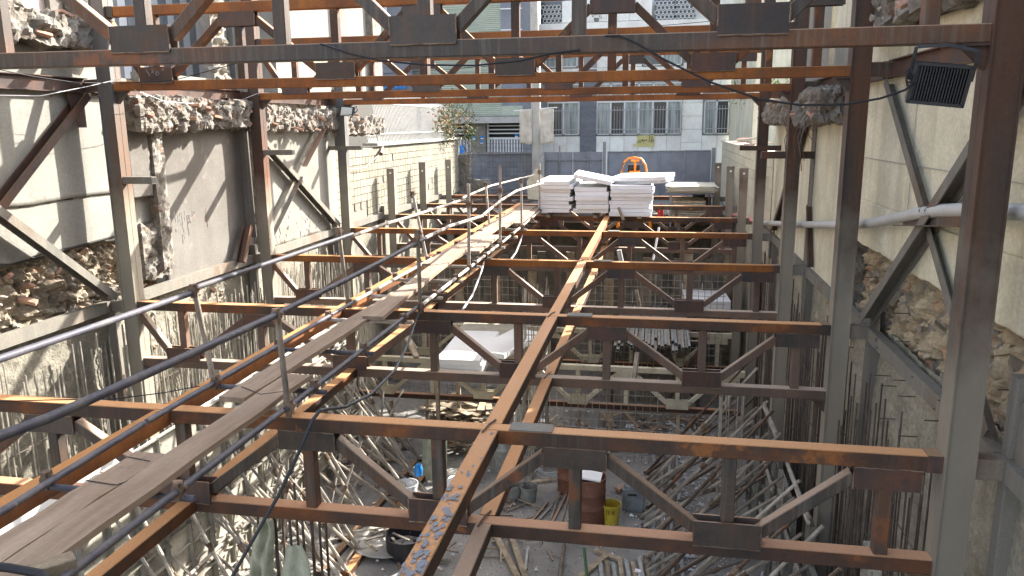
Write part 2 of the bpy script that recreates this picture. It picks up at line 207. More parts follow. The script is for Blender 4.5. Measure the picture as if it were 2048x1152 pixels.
# ---------------------------------------------------------------- mesh builder
class MB:
    def __init__(s): s.v = []; s.f = []
    def add(s, vs_, fs_):
        o = len(s.v); s.v += [tuple(p) for p in vs_]; s.f += [tuple(i+o for i in f) for f in fs_]; return s
    def box(s, x0, x1, y0, y1, z0, z1):
        return s.add([(x0, y0, z0), (x1, y0, z0), (x1, y1, z0), (x0, y1, z0), (x0, y0, z1), (x1, y0, z1), (x1, y1, z1), (x0, y1, z1)],
                     [(3, 2, 1, 0), (4, 5, 6, 7), (0, 1, 5, 4), (1, 2, 6, 5), (2, 3, 7, 6), (3, 0, 4, 7)])
    def ext(s, prof, p0, p1, up=(0, 0, 1), caps=True):
        """extrude a closed (side, up) profile from p0 to p1"""
        p0 = Vector(p0); p1 = Vector(p1); d = (p1-p0).normalized(); up = Vector(up)
        if abs(d.dot(up)) > 0.98: up = Vector((0, 1, 0)) if abs(d.y) < 0.9 else Vector((0, 0, 1))
        sd = d.cross(up).normalized(); u = sd.cross(d)
        n = len(prof); vs_ = [p0+sd*a+u*b for a, b in prof]+[p1+sd*a+u*b for a, b in prof]
        fs_ = [(i, (i+1) % n, n+(i+1) % n, n+i) for i in range(n)]
        if caps: fs_ += [tuple(range(n-1, -1, -1)), tuple(range(n, 2*n))]
        return s.add(vs_, fs_)
    def bar(s, p0, p1, w, h, up=(0, 0, 1), ch=0.006):
        a, b = w/2, h/2; c = min(ch, a*0.4, b*0.4)
        return s.ext([(-a+c, -b), (a-c, -b), (a, -b+c), (a, b-c), (a-c, b), (-a+c, b), (-a, b-c), (-a, -b+c)], p0, p1, up)
    def tube(s, p0, p1, r, n=10, r2=None):
        p0 = Vector(p0); p1 = Vector(p1); d = (p1-p0).normalized(); up = Vector((0, 0, 1)) if abs(d.z) < 0.95 else Vector((1, 0, 0))
        sd = d.cross(up).normalized(); u = sd.cross(d); r2 = r if r2 is None else r2
        vs_ = [p0+(sd*math.cos(2*math.pi*i/n)+u*math.sin(2*math.pi*i/n))*r for i in range(n)]+[p1+(sd*math.cos(2*math.pi*i/n)+u*math.sin(2*math.pi*i/n))*r2 for i in range(n)]
        return s.add(vs_, [(i, (i+1) % n, n+(i+1) % n, n+i) for i in range(n)]+[tuple(range(n-1, -1, -1)), tuple(range(n, 2*n))])
    def path(s, pts, r, n=8):
        pts = [Vector(p) for p in pts]; rings = []; up = Vector((0, 0, 1))
        for i, p in enumerate(pts):
            d = (pts[min(i+1, len(pts)-1)]-pts[max(i-1, 0)]).normalized()
            u0 = up if abs(d.z) < 0.93 else Vector((1, 0, 0))
            sd = d.cross(u0).normalized(); u = sd.cross(d)
            rings.append([p+(sd*math.cos(2*math.pi*k/n)+u*math.sin(2*math.pi*k/n))*r for k in range(n)])
        vs_ = [q for rg in rings for q in rg]; fs_ = []
        for i in range(len(pts)-1):
            for k in range(n): fs_.append((i*n+k, i*n+(k+1) % n, (i+1)*n+(k+1) % n, (i+1)*n+k))
        fs_ += [tuple(range(n-1, -1, -1)), tuple((len(pts)-1)*n+k for k in range(n))]
        return s.add(vs_, fs_)
    def lathe(s, prof, c=(0, 0, 0), n=24):
        vs_ = [(c[0]+r*math.cos(2*math.pi*k/n), c[1]+r*math.sin(2*math.pi*k/n), c[2]+z) for r, z in prof for k in range(n)]
        fs_ = [(i*n+k, i*n+(k+1) % n, (i+1)*n+(k+1) % n, (i+1)*n+k) for i in range(len(prof)-1) for k in range(n)]
        return s.add(vs_, fs_)
    def mesh(s, name, m, smooth=False):
        me = bpy.data.meshes.new(name); me.from_pydata(s.v, [], s.f)
        bm = bmesh.new(); bm.from_mesh(me); bmesh.ops.recalc_face_normals(bm, faces=bm.faces); bm.to_mesh(me); bm.free()
        if smooth:
            me.polygons.foreach_set('use_smooth', [True]*len(me.polygons)); me.set_sharp_from_angle(angle=R(40))
        me.materials.append(m); return me
    def obj(s, name, m, parent=None, smooth=False): return link(s.mesh(name, m, smooth), name, parent)
def link(me, name, parent=None, loc=None, rot=None, sc=None):
    o = bpy.data.objects.new(name, me); COL.objects.link(o)
    if parent: o.parent = parent
    if loc is not None: o.location = loc
    if rot is not None: o.rotation_euler = rot
    if sc is not None: o.scale = sc
    return o
def tag(o, label=None, cat=None, group=None, kind=None):
    if label: o['label'] = label
    if cat: o['category'] = cat
    if group: o['group'] = group
    if kind: o['kind'] = kind
    return o
def thing(name, loc, label, cat, group=None):
    o = bpy.data.objects.new(name, None); COL.objects.link(o); o.location = loc; o.empty_display_size = 0.1
    return tag(o, label, cat, group)
def at(root, me_obj):   # parts are modelled in world coordinates: keep them there under the root
    me_obj.parent = root; me_obj.matrix_parent_inverse = Matrix.Translation(root.location).inverted(); return me_obj
def part(mb, name, m, root, smooth=False, label=None):
    o = mb.obj(name, m, None, smooth)
    if root is not None: at(root, o) if root.type == 'EMPTY' else setattr(o, 'parent', root)
    if label: o['label'] = label
    return o
ORD = ['nearest', 'second', 'third', 'fourth', 'fifth', 'sixth', 'seventh', 'eighth', 'ninth', 'tenth', 'eleventh', 'twelfth', 'thirteenth', 'fourteenth', 'fifteenth', 'sixteenth']
def wob(p, s=1.0, seed=0.0): return noise.noise(Vector(p)*s+Vector((seed, seed*1.7, seed*.3)))
def sheet(name, m, X, y0, y1, z0, z1, res, fn, sgn, parent=None, edge=None):
    """a rough wall face at X, surface pushed along sgn*X by fn(y,z); edge(y)->(zlo,zhi) cuts it to a broken outline"""
    ny = max(2, int((y1-y0)/res)); nz = max(2, int((z1-z0)/res)); vs_ = []; fs_ = []
    for j in range(nz+1):
        for i in range(ny+1):
            y = y0+(y1-y0)*i/ny; z = z0+(z1-z0)*j/nz
            if edge:
                lo, hi = edge(y); z = lo+(hi-lo)*j/nz
            vs_.append((X+sgn*fn(y, z), y, z))
    for j in range(nz):
        for i in range(ny): a = j*(ny+1)+i; fs_.append((a, a+1, a+ny+2, a+ny+1))
    me = bpy.data.meshes.new(name); me.from_pydata(vs_, [], fs_); me.materials.append(m)
    me.polygons.foreach_set('use_smooth', [name != 'stony_face']*len(me.polygons))
    o = link(me, name)
    if parent is not None: at(parent, o)
    return o
def rock_fn(amp, s, seed):
    def f(y, z):
        p = Vector((y*s, z*s*1.25, seed))
        d = noise.voronoi(p)[0]; k = min(1, (d[1]-d[0])*1.6)
        q1 = noise.voronoi(p)[1][0]; q2 = noise.voronoi(p*2.6)[1][0]; return amp*(0.55*noise.noise(q1*5.3)+0.42*noise.noise(q2*4.1)+0.5*(0.5-d[0])+0.75*noise.fractal(p*0.6, 0.8, 2.1, 4)-0.05)
    return f
def shot_fn(amp, seed):
    def f(y, z):
        p = Vector((y, z, seed)); return amp*(noise.fractal(p*0.8, 1.0, 2.0, 3)+0.33*noise.fractal(p*7, 0.8, 2.0, 3)+0.12*noise.noise(p*24))
    return f
def blob(name, m, x0, x1, y0, y1, z0, z1, res=0.05, amp=0.05, s=5.0, seed=0.0, parent=None):
    """a lump of broken masonry: a fine box whose skin is pushed in and out"""
    bm = bmesh.new(); lo = (x0, y0, z0); hi = (x1, y1, z1); c = Vector(((x0+x1)/2, (y0+y1)/2, (z0+z1)/2))
    N = [max(1, int((hi[k]-lo[k])/res)) for k in range(3)]
    for k in range(3):
        a_, b_ = (k+1) % 3, (k+2) % 3
        for end in (0, 1):
            g = []
            for j in range(N[b_]+1):
                row = []
                for i in range(N[a_]+1):
                    q = [0, 0, 0]; q[k] = (lo, hi)[end][k]; q[a_] = lo[a_]+(hi[a_]-lo[a_])*i/N[a_]; q[b_] = lo[b_]+(hi[b_]-lo[b_])*j/N[b_]
                    row.append(bm.verts.new(q))
                g.append(row)
            for j in range(N[b_]):
                for i in range(N[a_]):
                    f4 = (g[j][i], g[j][i+1], g[j+1][i+1], g[j+1][i]); bm.faces.new(f4 if end else f4[::-1])
    bmesh.ops.remove_doubles(bm, verts=bm.verts, dist=1e-4)
    bm.normal_update()
    for v in bm.verts:
        p = v.co*s+Vector((seed, seed, seed)); d = noise.voronoi(p)[0]
        q1 = noise.voronoi(p)[1][0]; q2 = noise.voronoi(p*2.4)[1][0]; v.co += v.normal*amp*(0.9*noise.noise(q1*5.3)+0.5*noise.noise(q2*4.1)+0.35*(0.5-d[0])+0.6*noise.fractal(p*.8, 0.8, 2.1, 3)+.2)
    me = bpy.data.meshes.new(name); bm.to_mesh(me); bm.free(); me.materials.append(m)
    o = link(me, name)
    if parent is not None: at(parent, o)
    return o
def stone_mesh(seed, m, brickish=False):
    bm = bmesh.new()
    if brickish:
        bmesh.ops.create_cube(bm, size=1.0)
        for v in bm.verts: v.co = Vector((v.co.x*1.0, v.co.y*0.5, v.co.z*0.28))*(1+0.12*wob(v.co, 3, seed))
        bmesh.ops.bevel(bm, geom=bm.edges[:], offset=0.035, segments=1, affect='EDGES')
    else:
        bmesh.ops.create_icosphere(bm, subdivisions=1, radius=0.5)
        for v in bm.verts:
            v.co *= 1+0.75*noise.noise(v.co*2.6+Vector((seed*5, 0, seed))); v.co.z *= 0.7
    me = bpy.data.meshes.new('stone'); bm.to_mesh(me); bm.free(); me.materials.append(m); return me
STONES = [stone_mesh(i+1, M_stone) for i in range(5)]; BRICKS = [stone_mesh(i+1, M_brick, True) for i in range(2)]; YBRICKS = [stone_mesh(i+4, M_ybrick, True) for i in range(2)]
def scatter(root, n, box_, smin, smax, pbrick=0.2, tilt=1.0, ybr=False):
    x0, x1, y0, y1, z0, z1 = box_
    for i in range(n):
        br = random.random() < pbrick
        me = random.choice(((YBRICKS if ybr else BRICKS) if br else STONES)); k = random.uniform(smin, smax)
        if br: k = 0.21
        o = link(me, 'brick' if br else 'stone', None, (random.uniform(x0, x1), random.uniform(y0, y1), random.uniform(z0, z1)),
                 (random.uniform(-1, 1)*tilt, random.uniform(-1, 1)*tilt, random.uniform(0, 6)), (k, k*random.uniform(.7, 1), k*random.uniform(.6, 1)))
        at(root, o)

# ================================================================ the steel frame
YT = [5.48, 9.13, 13.0, 16.8, 20.0, 22.9, 25.9]          # front face of each cross truss
XR = [2.0, 2.0, 2.0, 2.0, 2.0, 1.94, 1.82]               # inner face of each right column
XL = [-6.8, -6.8, -6.85, -6.85, -6.85, -6.85, -6.85]
NODE = [-6.19, -5.05, -3.82, -2.72, -1.62, -0.54, 0.58, 1.66]   # odd ones carry top gussets
DY = 0.13
def truss(k, zt, ht, name, label, cat, group, mc, md, mg, pale=False, x0=None, x1=None):
    """zt: top of the top chord; ht: overall height"""
    y0 = YT[k]; y1 = y0+DY; xa = XL[k] if x0 is None else x0; xb = XR[k] if x1 is None else x1; H = 0.115; yc = y0+DY/2
    t = thing(name, (0.5*(xa+xb), yc, zt-ht), label, cat, group)
    part(MB().bar((xa-0.01, yc, zt-H/2), (xb+0.01, yc, zt-H/2), DY, H), 'top_chord', mc, t)
    part(MB().bar((xa-0.01, yc, zt-ht+H/2), (xb+0.01, yc, zt-ht+H/2), DY, H), 'bottom_chord', M_rustd if (-4 < zt < 0 and k > 0) else (M_rustb if zt < 0 else mc), t)
    zb, zu = zt-ht+H, zt-H; G = 0.165; wv = 0.095
    jit = random.Random(k*13+int(zt*10)); mg0 = mg
    nodes = [n+jit.uniform(-.012, .012) for n in NODE]
    prev = (xa, zu-0.07)
    for i, n in enumerate(nodes):
        topg = i % 2 == 1
        lo, hi = (zb, zu-G) if topg else (zb+G, zu)
        part(MB().bar((n, yc+0.004, lo-0.004), (n, yc+0.004, hi+0.004), wv, wv, up=(0, 1, 0)), 'vertical', md, t)
        mg = M_plated if (mg0 is M_plate and jit.random() < (.6 if k == 0 else .3)) else mg0
        gw = 0.235+jit.uniform(-.012, .012)
        if topg: part(MB().box(n-gw, n+gw, y0+0.004, y0+0.022, zu-G, zu-0.001), 'gusset_plate', mg, t); part(MB().box(n-gw, n+gw, y1-0.03, y1-0.012, zu-G, zu-0.001), 'gusset_plate', mg, t)
        else: part(MB().box(n-gw, n+gw, y0-0.012, y0+0.006, zb-0.03, zb+G), 'gusset_plate', mg, t); part(MB().box(n-gw, n+gw, y1-0.03, y1-0.012, zb+0.001, zb+G), 'gusset_plate', mg, t)
        if k < 2:       # weld beads along the plate edges
            zz = zu-G if topg else zb+G; wb = MB()
            for (a_, b_) in (((n-gw, zz), (n-gw, zz+(.13 if topg else -.13))), ((n+gw, zz), (n+gw, zz+(.13 if topg else -.13)))) + ((((n-gw, zb-.03), (n+gw, zb-.03)),) if not topg else (((n-gw, zu-.002), (n+gw, zu-.002)),)):
                m_ = 9; yf = (y0+.002 if topg else y0-.013)
                wb.path([(a_[0]+(b_[0]-a_[0])*q/m_+jit.uniform(-.002, .002), yf, a_[1]+(b_[1]-a_[1])*q/m_+jit.uniform(-.003, .003)) for q in range(m_+1)], .0055, 5)
            part(wb, 'weld_bead', M_clamp, t)
        cur_in = (n-gw+0.01, zu-0.085 if topg else zb+0.085); cur_out = (n+gw-0.01, zu-0.085 if topg else zb+0.085)
        part(MB().bar((prev[0], yc+0.002, prev[1]), (cur_in[0], yc+0.002, cur_in[1]), wv-0.004, wv-0.006, up=(0, 0, 1)), 'diagonal', md, t)
        prev = cur_out
    for xx, sg in ((xa, 1), (xb, -1)):   # seat bracket and end collar at each column
        part(MB().box(min(xx, xx+sg*0.10), max(xx, xx+sg*0.10), y0-0.006, y1+0.006, zt-H-0.006, zt+0.004), 'end_collar', mg, t)
        z = (zt-ht) if zt > 0 else zt-ht
        b = MB(); b.box(min(xx, xx+sg*0.15), max(xx, xx+sg*0.15), y0-0.01, y1+0.01, z-0.018, z-0.002)
        b.add([(xx, y0+0.03, z-0.018), (xx+sg*0.14, y0+0.03, z-0.018), (xx, y0+0.03, z-0.16), (xx, y1-0.03, z-0.018), (xx+sg*0.14, y1-0.03, z-0.018), (xx, y1-0.03, z-0.16)], [(0, 1, 2), (3, 5, 4), (0, 3, 4, 1), (1, 4, 5, 2), (0, 2, 5, 3)])
        part(b, 'seat_bracket', mg, t)
    return t
LOWN = ['nearest the camera, planks lying over its left end', 'second from the camera under the foot of the planks', 'third from the camera with a bright orange top edge',
        'fourth from the camera, its top edge orange in the sun', 'fifth from the camera in front of the polystyrene stacks', 'sixth from the camera under the polystyrene stacks', 'farthest from the camera behind the polystyrene stacks']
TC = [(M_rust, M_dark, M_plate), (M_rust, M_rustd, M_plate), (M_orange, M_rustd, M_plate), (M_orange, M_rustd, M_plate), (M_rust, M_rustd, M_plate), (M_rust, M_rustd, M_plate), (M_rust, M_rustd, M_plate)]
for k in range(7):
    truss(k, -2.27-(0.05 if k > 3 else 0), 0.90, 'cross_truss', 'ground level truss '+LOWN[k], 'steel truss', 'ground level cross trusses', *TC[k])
UPN = ['nearest the camera, dark, carrying the black floodlight', 'second from the camera over the left debris ledge', 'third from the camera with orange bottom chord', 'fourth from the camera, lowest orange beam under the top of the frame']
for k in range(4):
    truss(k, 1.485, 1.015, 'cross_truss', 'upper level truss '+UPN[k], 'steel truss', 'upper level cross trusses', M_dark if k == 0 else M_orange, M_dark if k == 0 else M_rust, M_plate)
# cream painted trusses of the lower basement
for k, lab in ((3, 'cream painted lower basement truss behind the left polystyrene sheets, fourth bay'), (4, 'cream painted lower basement truss beyond the first cream one'), (5, 'farthest cream painted truss of the lower basement')):
    truss(k, -5.30, 1.0, 'cross_truss', lab, 'steel truss', 'cream lower basement trusses', M_cream, M_cream, M_cream)

def column(x0, sg, y, zt, name, label, mf, ms, zlow=-7.0, stubs=(), w=0.20):
    """built-up box column: front and back recessed between the flange edges, a weld seam on the side faces"""
    x1 = x0+sg*w; xa, xb = min(x0, x1), max(x0, x1); y0 = y-0.035; y1 = y0+w; e = 0.011; q = 0.016; ym = (y0+y1)/2
    pf = [(xa, y0), (xa+e, y0), (xa+e+.004, y0+q), (xb-e-.004, y0+q), (xb-e, y0), (xb, y0), (xb, ym-.004), (xb-.005, ym), (xb, ym+.004), (xb, y1), (xb-e, y1), (xb-e-.004, y1-q), (xa+e+.004, y1-q), (xa+e, y1), (xa, y1), (xa, ym+.004), (xa+.005, ym), (xa, ym-.004)]
    c = thing(name, ((xa+xb)/2, ym, zlow), label, 'steel column', 'tall steel columns' if zt > 0 else 'short steel columns')
    n = len(pf); b = MB(); b.add([(px_, py_, zlow) for px_, py_ in pf]+[(px_, py_, zt) for px_, py_ in pf], [(i, (i+1) % n, n+(i+1) % n, n+i) for i in range(n)]+[tuple(range(n-1, -1, -1)), tuple(range(n, 2*n))])
    part(b, 'shaft', mf, c)
    for zz in stubs:     # short beam tying the column back to the wall
        xw = -7.32 if sg < 0 else 2.50
        part(MB().bar((xb if sg > 0 else xa, ym, zz), (xw, ym, zz), 0.14, 0.15), 'wall_stub', ms if zz < 0 else M_dark, c)
    part(MB().box(xa-.05, xb+.05, y0-.05, y1+.05, zlow, zlow+.02), 'base_plate', M_dark, c)
    return c
for k in range(7):
    tall = k < 4; od = ORD[k]
    zt = 3.0 if tall else (-1.10, -1.07, -1.12)[k-4]
    cl = column(XL[k], -1, YT[k], zt, 'steel_column', ('%s left column from the camera, rust streaked and rising out of frame' if tall else 'short %s column from the camera on the left, standing by the tiled wall') % od, M_colrust if k in (2,) else M_col, M_coldust, stubs=((-2.345, 0.54) if tall else (-2.4,)))
    zt = 3.0 if tall else (-1.09, -1.2, -1.25)[k-4]
    cr_ = column(XR[k], 1, YT[k], zt, 'steel_column', ('%s right column from the camera, brown rusty above and dusty grey below' if tall else 'short %s column from the camera on the right, in front of the beige stone wall') % od, M_colrust, M_coldust, stubs=((-2.345, 0.54) if tall else (-2.4,)))
    if not tall:    # lifting hole near the top of the short columns
        for xx, cc in ((XL[k]-0.1, cl), (XR[k]+0.1, cr_)):
            part(MB().tube((xx, YT[k]-0.040, zt-0.13), (xx, YT[k]-0.018, zt-0.13), 0.028, 12), 'lifting_hole', M_foam, cc)

# tubes running away from the camera between the trusses (the upper one sits level with the top chords)
for k in range(-1, 5):
    ya = YT[k]+DY+0.004 if k >= 0 else 2.6; yb = YT[k+1]-0.006
    b = MB().bar((-1.20, ya, -2.335), (-1.20, yb, -2.335), 0.135, 0.125)
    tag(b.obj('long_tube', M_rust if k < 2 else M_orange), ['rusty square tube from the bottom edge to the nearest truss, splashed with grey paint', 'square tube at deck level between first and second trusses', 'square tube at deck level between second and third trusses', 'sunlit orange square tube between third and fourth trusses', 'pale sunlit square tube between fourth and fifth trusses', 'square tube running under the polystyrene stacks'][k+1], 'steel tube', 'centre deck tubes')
    b = MB().bar((-1.26, ya, -3.11), (-1.26, yb, -3.11), 0.125, 0.115)
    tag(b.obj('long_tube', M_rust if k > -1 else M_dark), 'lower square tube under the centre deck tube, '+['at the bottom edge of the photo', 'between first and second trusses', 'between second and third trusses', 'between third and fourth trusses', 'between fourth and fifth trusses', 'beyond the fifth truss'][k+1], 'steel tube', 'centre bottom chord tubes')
    b = MB().bar((-3.96, ya, -2.335), (-3.96, yb, -2.335), 0.135, 0.125)
    tag(b.obj('long_tube', M_orange), 'orange square tube beside the left scaffold ledger, '+['at the lower left corner', 'between first and second trusses', 'between second and third trusses', 'between third and fourth trusses', 'between fourth and fifth trusses', 'beyond the fifth truss'][k+1], 'steel tube', 'left deck tubes')
    b = MB().bar((-3.80, ya, -3.11), (-3.80, yb, -3.11), 0.125, 0.115)
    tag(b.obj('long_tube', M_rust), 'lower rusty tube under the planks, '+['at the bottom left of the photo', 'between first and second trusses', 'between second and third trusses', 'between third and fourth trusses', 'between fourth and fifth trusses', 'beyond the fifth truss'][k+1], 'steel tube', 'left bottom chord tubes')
# grey paint patches and tie bars over the joints
for k in range(5):
    y = YT[k]+DY/2
    for x, z in ((-1.22, -2.27), (-1.27, -3.05)):
        b = MB().path([(x-0.02, y-0.14, z+0.008), (x+0.0, y, z+0.014), (x+0.03, y+0.12, z+0.008)], 0.008, 6)
        tag(b.obj('weld_bar', M_rebar), 'short bar welded over the %s joint of the %s truss and centre tube' % ('deck' if z > -2.5 else 'bottom chord', ORD[k]), 'steel bar', 'bars welded over tube joints')
for k, (xa, xb) in enumerate(((-1.05, -0.72), (-1.02, -0.72), (-1.0, -0.7), (-1.0, -0.75))):
    tag(MB().box(xa, xb, YT[k]-0.01, YT[k]+DY+0.015, -2.266, -2.256).obj('splice_plate', M_coldust), 'thin grey splice plate lying on the %s truss right of the centre tube' % ORD[k], 'steel plate', 'grey splice plates')

# small cantilever stubs on the columns
for x0, x1, k, z, lab in ((-6.8, -6.38, 1, -0.655, 'short open box stub on the second left column'), (-6.86, -6.30, 2, -0.435, 'short dark stub on the third left column'), (-7.3, -6.5, 3, -0.47, 'short stub on the fourth left column by the tiled wall')):
    y = YT[k]+0.03; b = MB().bar((x0, y, z), (x1, y, z), 0.10, 0.09); b2 = MB().box(x1-0.004, x1+0.003, y-0.042, y+0.042, z-0.037, z+0.037)
    o = thing('column_stub', (x0, y, z), lab, 'steel stub'); part(b, 'box_section', M_coldust, o); part(b2, 'open_end', M_roof, o)
p = ay(1480, 296, 16.7); q = ay(1567, 296, 16.7); o = thing('column_stub', tuple(p), 'short reddish box stub across the fourth right column', 'steel stub')
part(MB().bar(p, q, 0.10, 0.10), 'box_section', M_colrust, o); part(MB().box(p.x-.004, p.x+.002, p.y-.04, p.y+.04, p.z-.04, p.z+.04), 'open_end', M_roof, o)
p = ay(1522, 310, 13.2); q = ay(1632, 310, 13.2); o = thing('column_stub', tuple(p), 'long rusty box stub behind the third right column', 'steel stub')
part(MB().bar(p, q, 0.11, 0.11), 'box_section', M_colrust, o)
for k, x in ((0, 1.96), (1, -6.76), (2, -6.81)):
    pass

# wall wales (rolled channels along both walls) and cross braces
CH = [(-.05, -.075), (.05, -.075), (.05, -.062), (-.035, -.062), (-.035, .062), (.05, .062), (.05, .075), (-.05, .075)]
IB = [(-.06, -.09), (.06, -.09), (.06, -.078), (.006, -.078), (.006, .078), (.06, .078), (.06, .09), (-.06, .09), (-.06, .078), (-.006, .078), (-.006, -.078), (-.06, -.078)]
AN = [(-.05, -.05), (.05, -.05), (.05, -.04), (-.04, -.04), (-.04, .05), (-.05, .05)]
def prof_thing(name, prof, p0, p1, m, label, cat, group=None, up=(0, 0, 1), mirror=False):
    pr = [(-a, b) for a, b in prof][::-1] if mirror else prof
    return tag(MB().ext(pr, p0, p1, up).obj(name, m), label, cat, group)
YW = [1.9]+YT+[29.0]
for i in range(7):
    ya, yb = YW[i]+0.16, YW[i+1]-0.02
    tg = ['before the nearest column', 'between first and second columns', 'between second and third columns', 'between third and fourth columns', 'between fourth and fifth columns', 'between fifth and sixth columns', 'between sixth and seventh columns'][i]
    prof_thing('wall_wale', CH, (-7.24, ya, -2.345), (-7.24, yb, -2.345), M_coldust, 'dusty steel channel along the left wall at deck level, '+tg, 'steel channel', 'left deck level wales', mirror=True)
    if i < 5: prof_thing('wall_wale', CH, (2.43, ya, -2.345), (2.43, yb, -2.345), M_coldust, 'dusty steel channel along the right wall at deck level, '+tg, 'steel channel', 'right deck level wales')
    if i < 4:
        prof_thing('wall_wale', IB, (-7.2, ya, 0.54), (-7.2, yb, 0.54), M_plate, 'brown steel joist along the left wall at upper level, '+tg, 'steel joist', 'left upper wales')
        prof_thing('wall_wale', IB, (2.43, ya, 0.54), (2.43, yb, 0.54), M_colrust if i != 1 else M_plate, 'brown steel joist along the right wall at upper level, '+tg, 'steel joist', 'right upper wales')
def brace(p0, p1, m, lab, prof=CH, g='wall braces'): return prof_thing('wall_brace', prof, p0, p1, m, lab, 'steel brace', g, up=(1, 0, 0))
brace((-7.17, 9.05, 0.42), (-7.17, 5.75, -2.2), M_plate, 'brown brace on the white left wall rising to the second column')
brace((-7.10, 5.75, 0.42), (-7.10, 9.05, -2.2), M_coldust, 'grey brown diagonal brace running down over the stony face to the second left column', CH)
brace((-7.15, 13.3, -0.1), (-7.15, 16.75, -2.2), M_coldust, 'diagonal brace on the left wall from the third column down to the fourth')
brace((-7.09, 16.7, 0.35), (-7.09, 15.1, -0.75), M_dark, 'upper broken length of the crossing brace between third and fourth left columns', AN)
brace((-7.09, 14.9, -0.95), (-7.09, 13.4, -2.05), M_coldust, 'lower broken length of the crossing brace between third and fourth left columns', AN)
brace((-7.12, 12.3, 0.45), (-7.12, 12.95, 0.0), M_plate, 'short brown brace stub under the upper joist by the third left column')
brace((-7.12, 12.75, -1.7), (-7.12, 12.4, -2.3), M_plate, 'short brown brace stub at deck level by the third left column')
brace((2.36, 5.65, 0.40), (2.36, 9.10, -2.2), M_coldust, 'heavy brown diagonal brace on the right wall from the nearest column down to the second')
brace((2.42, 9.20, 0.42), (2.42, 5.80, -2.2), M_coldust, 'thin grey diagonal brace on the right wall from the second column down to the nearest', AN)
brace((2.40, 13.1, 0.35), (2.40, 16.6, -2.2), M_dark, 'dark diagonal brace between third and fourth right columns')
brace((2.40, 13.05, -1.3), (2.40, 12.6, -2.2), M_plate, 'short brown brace stub above the third right wall stub', AN)
brace((2.36, 5.35, 0.40), (2.36, 2.6, -2.2), M_dark, 'dark diagonal brace at the right edge of the photo nearer than the first column')
for (y, z, lab) in ((5.45, -2.1, 'triangular plate beside the nearest right column at deck level'), (13.25, -1.95, 'brown plate at the third right column'), (9.05, -2.05, 'plate at the foot of the heavy right brace')):
    tag(MB().add([(2.46, y-.18, z-.35), (2.46, y+.18, z-.35), (2.46, y+.18, z+.15), (2.46, y-.05, z+.30), (2.448, y-.18, z-.35), (2.448, y+.18, z-.35), (2.448, y+.18, z+.15), (2.448, y-.05, z+.30)], [(0, 1, 2, 3), (7, 6, 5, 4), (0, 4, 5, 1), (1, 5, 6, 2), (2, 6, 7, 3), (3, 7, 4, 0)]).obj('node_plate', M_coldust), lab, 'steel plate', 'right wall node plates')
tag(MB().add([(-7.19, 8.75, .45), (-7.19, 9.05, .45), (-7.19, 9.05, .02), (-7.19, 8.9, .02), (-7.18, 8.75, .45), (-7.18, 9.05, .45), (-7.18, 9.05, .02), (-7.18, 8.9, .02)], [(0, 1, 2, 3), (7, 6, 5, 4), (0, 4, 5, 1), (1, 5, 6, 2), (2, 6, 7, 3), (3, 7, 4, 0)]).obj('node_plate', M_plate), 'pinkish brown node plate under the left upper joist at the second column', 'steel plate')

# ================================================================ scaffold walkway: two ledgers, transoms, posts, guard rails, planks
def pipe(name, pts, r, m, label, cat, group=None, n=10): return tag(MB().path(pts, r, n).obj(name, m, None, True), label, cat, group)
def coupler_mb(p, ax_='y', s=1.0):
    x, y, z = p; b = MB()
    b.tube((x, y-0.028, z), (x, y+0.028, z), 0.036*s, 10); b.box(x-0.018, x+0.018, y-0.03, y+0.03, z-0.060, z+0.055)
    b.tube((x-0.05, y+0.01, z+0.012), (x+0.055, y+0.01, z+0.012), 0.009, 6); b.tube((x+0.03, y-0.012, z-0.055), (x+0.03, y-0.012, z+0.06), 0.009, 6); b.tube((x-0.035, y+0.015, z-0.05), (x-0.035, y+0.015, z+0.05), 0.014, 6)
    return b
Rz = [-2.185]
xr, xl, zl = -2.80, -3.71, -2.15
pipe('scaffold_ledger', [(xr, 2.2, zl), (xr, 5.3, zl)], .024, M_pipe, 'right scaffold ledger length at the bottom left of the photo', 'scaffold tube', 'scaffold ledgers')
pipe('scaffold_ledger', [(xr-.0, 5.34, zl-.01), (xr, 8.9, zl+.01)], .024, M_pipe, 'right scaffold ledger length between first and second trusses', 'scaffold tube', 'scaffold ledgers')
pipe('scaffold_ledger', [(xr+.01, 8.94, zl), (xr-.02, 14.2, zl)], .024, M_pipew, 'right scaffold ledger length between second and third trusses, pale in the sun', 'scaffold tube', 'scaffold ledgers')
pipe('scaffold_ledger', [(xr-.02, 14.24, zl-.01), (xr-.1, 20.2, zl)], .024, M_pipew, 'far pale length of the right scaffold ledger', 'scaffold tube', 'scaffold ledgers')
pipe('scaffold_ledger', [(xl+.1, 2.4, zl), (xl, 4.9, zl)], .024, M_pipe, 'left scaffold ledger length at the left edge of the photo', 'scaffold tube', 'scaffold ledgers')
pipe('scaffold_ledger', [(xl, 4.94, zl), (xl+.02, 9.0, zl)], .024, M_pipe, 'left scaffold ledger length beside the planks near the first truss', 'scaffold tube', 'scaffold ledgers')
pipe('scaffold_ledger', [(xl+.02, 9.04, zl), (xl+.15, 14.4, zl)], .024, M_pipew, 'left scaffold ledger length beyond the second truss, pale in the sun', 'scaffold tube', 'scaffold ledgers')
pipe('scaffold_ledger', [(xl+.15, 14.44, zl), (xl+.3, 20.4, zl)], .024, M_pipew, 'far pale length of the left scaffold ledger', 'scaffold tube', 'scaffold ledgers')
ty = [3.95, 5.9, 7.05, 8.3, 9.6, 10.7, 11.9, 12.7, 13.9, 15.2, 16.4, 17.8]
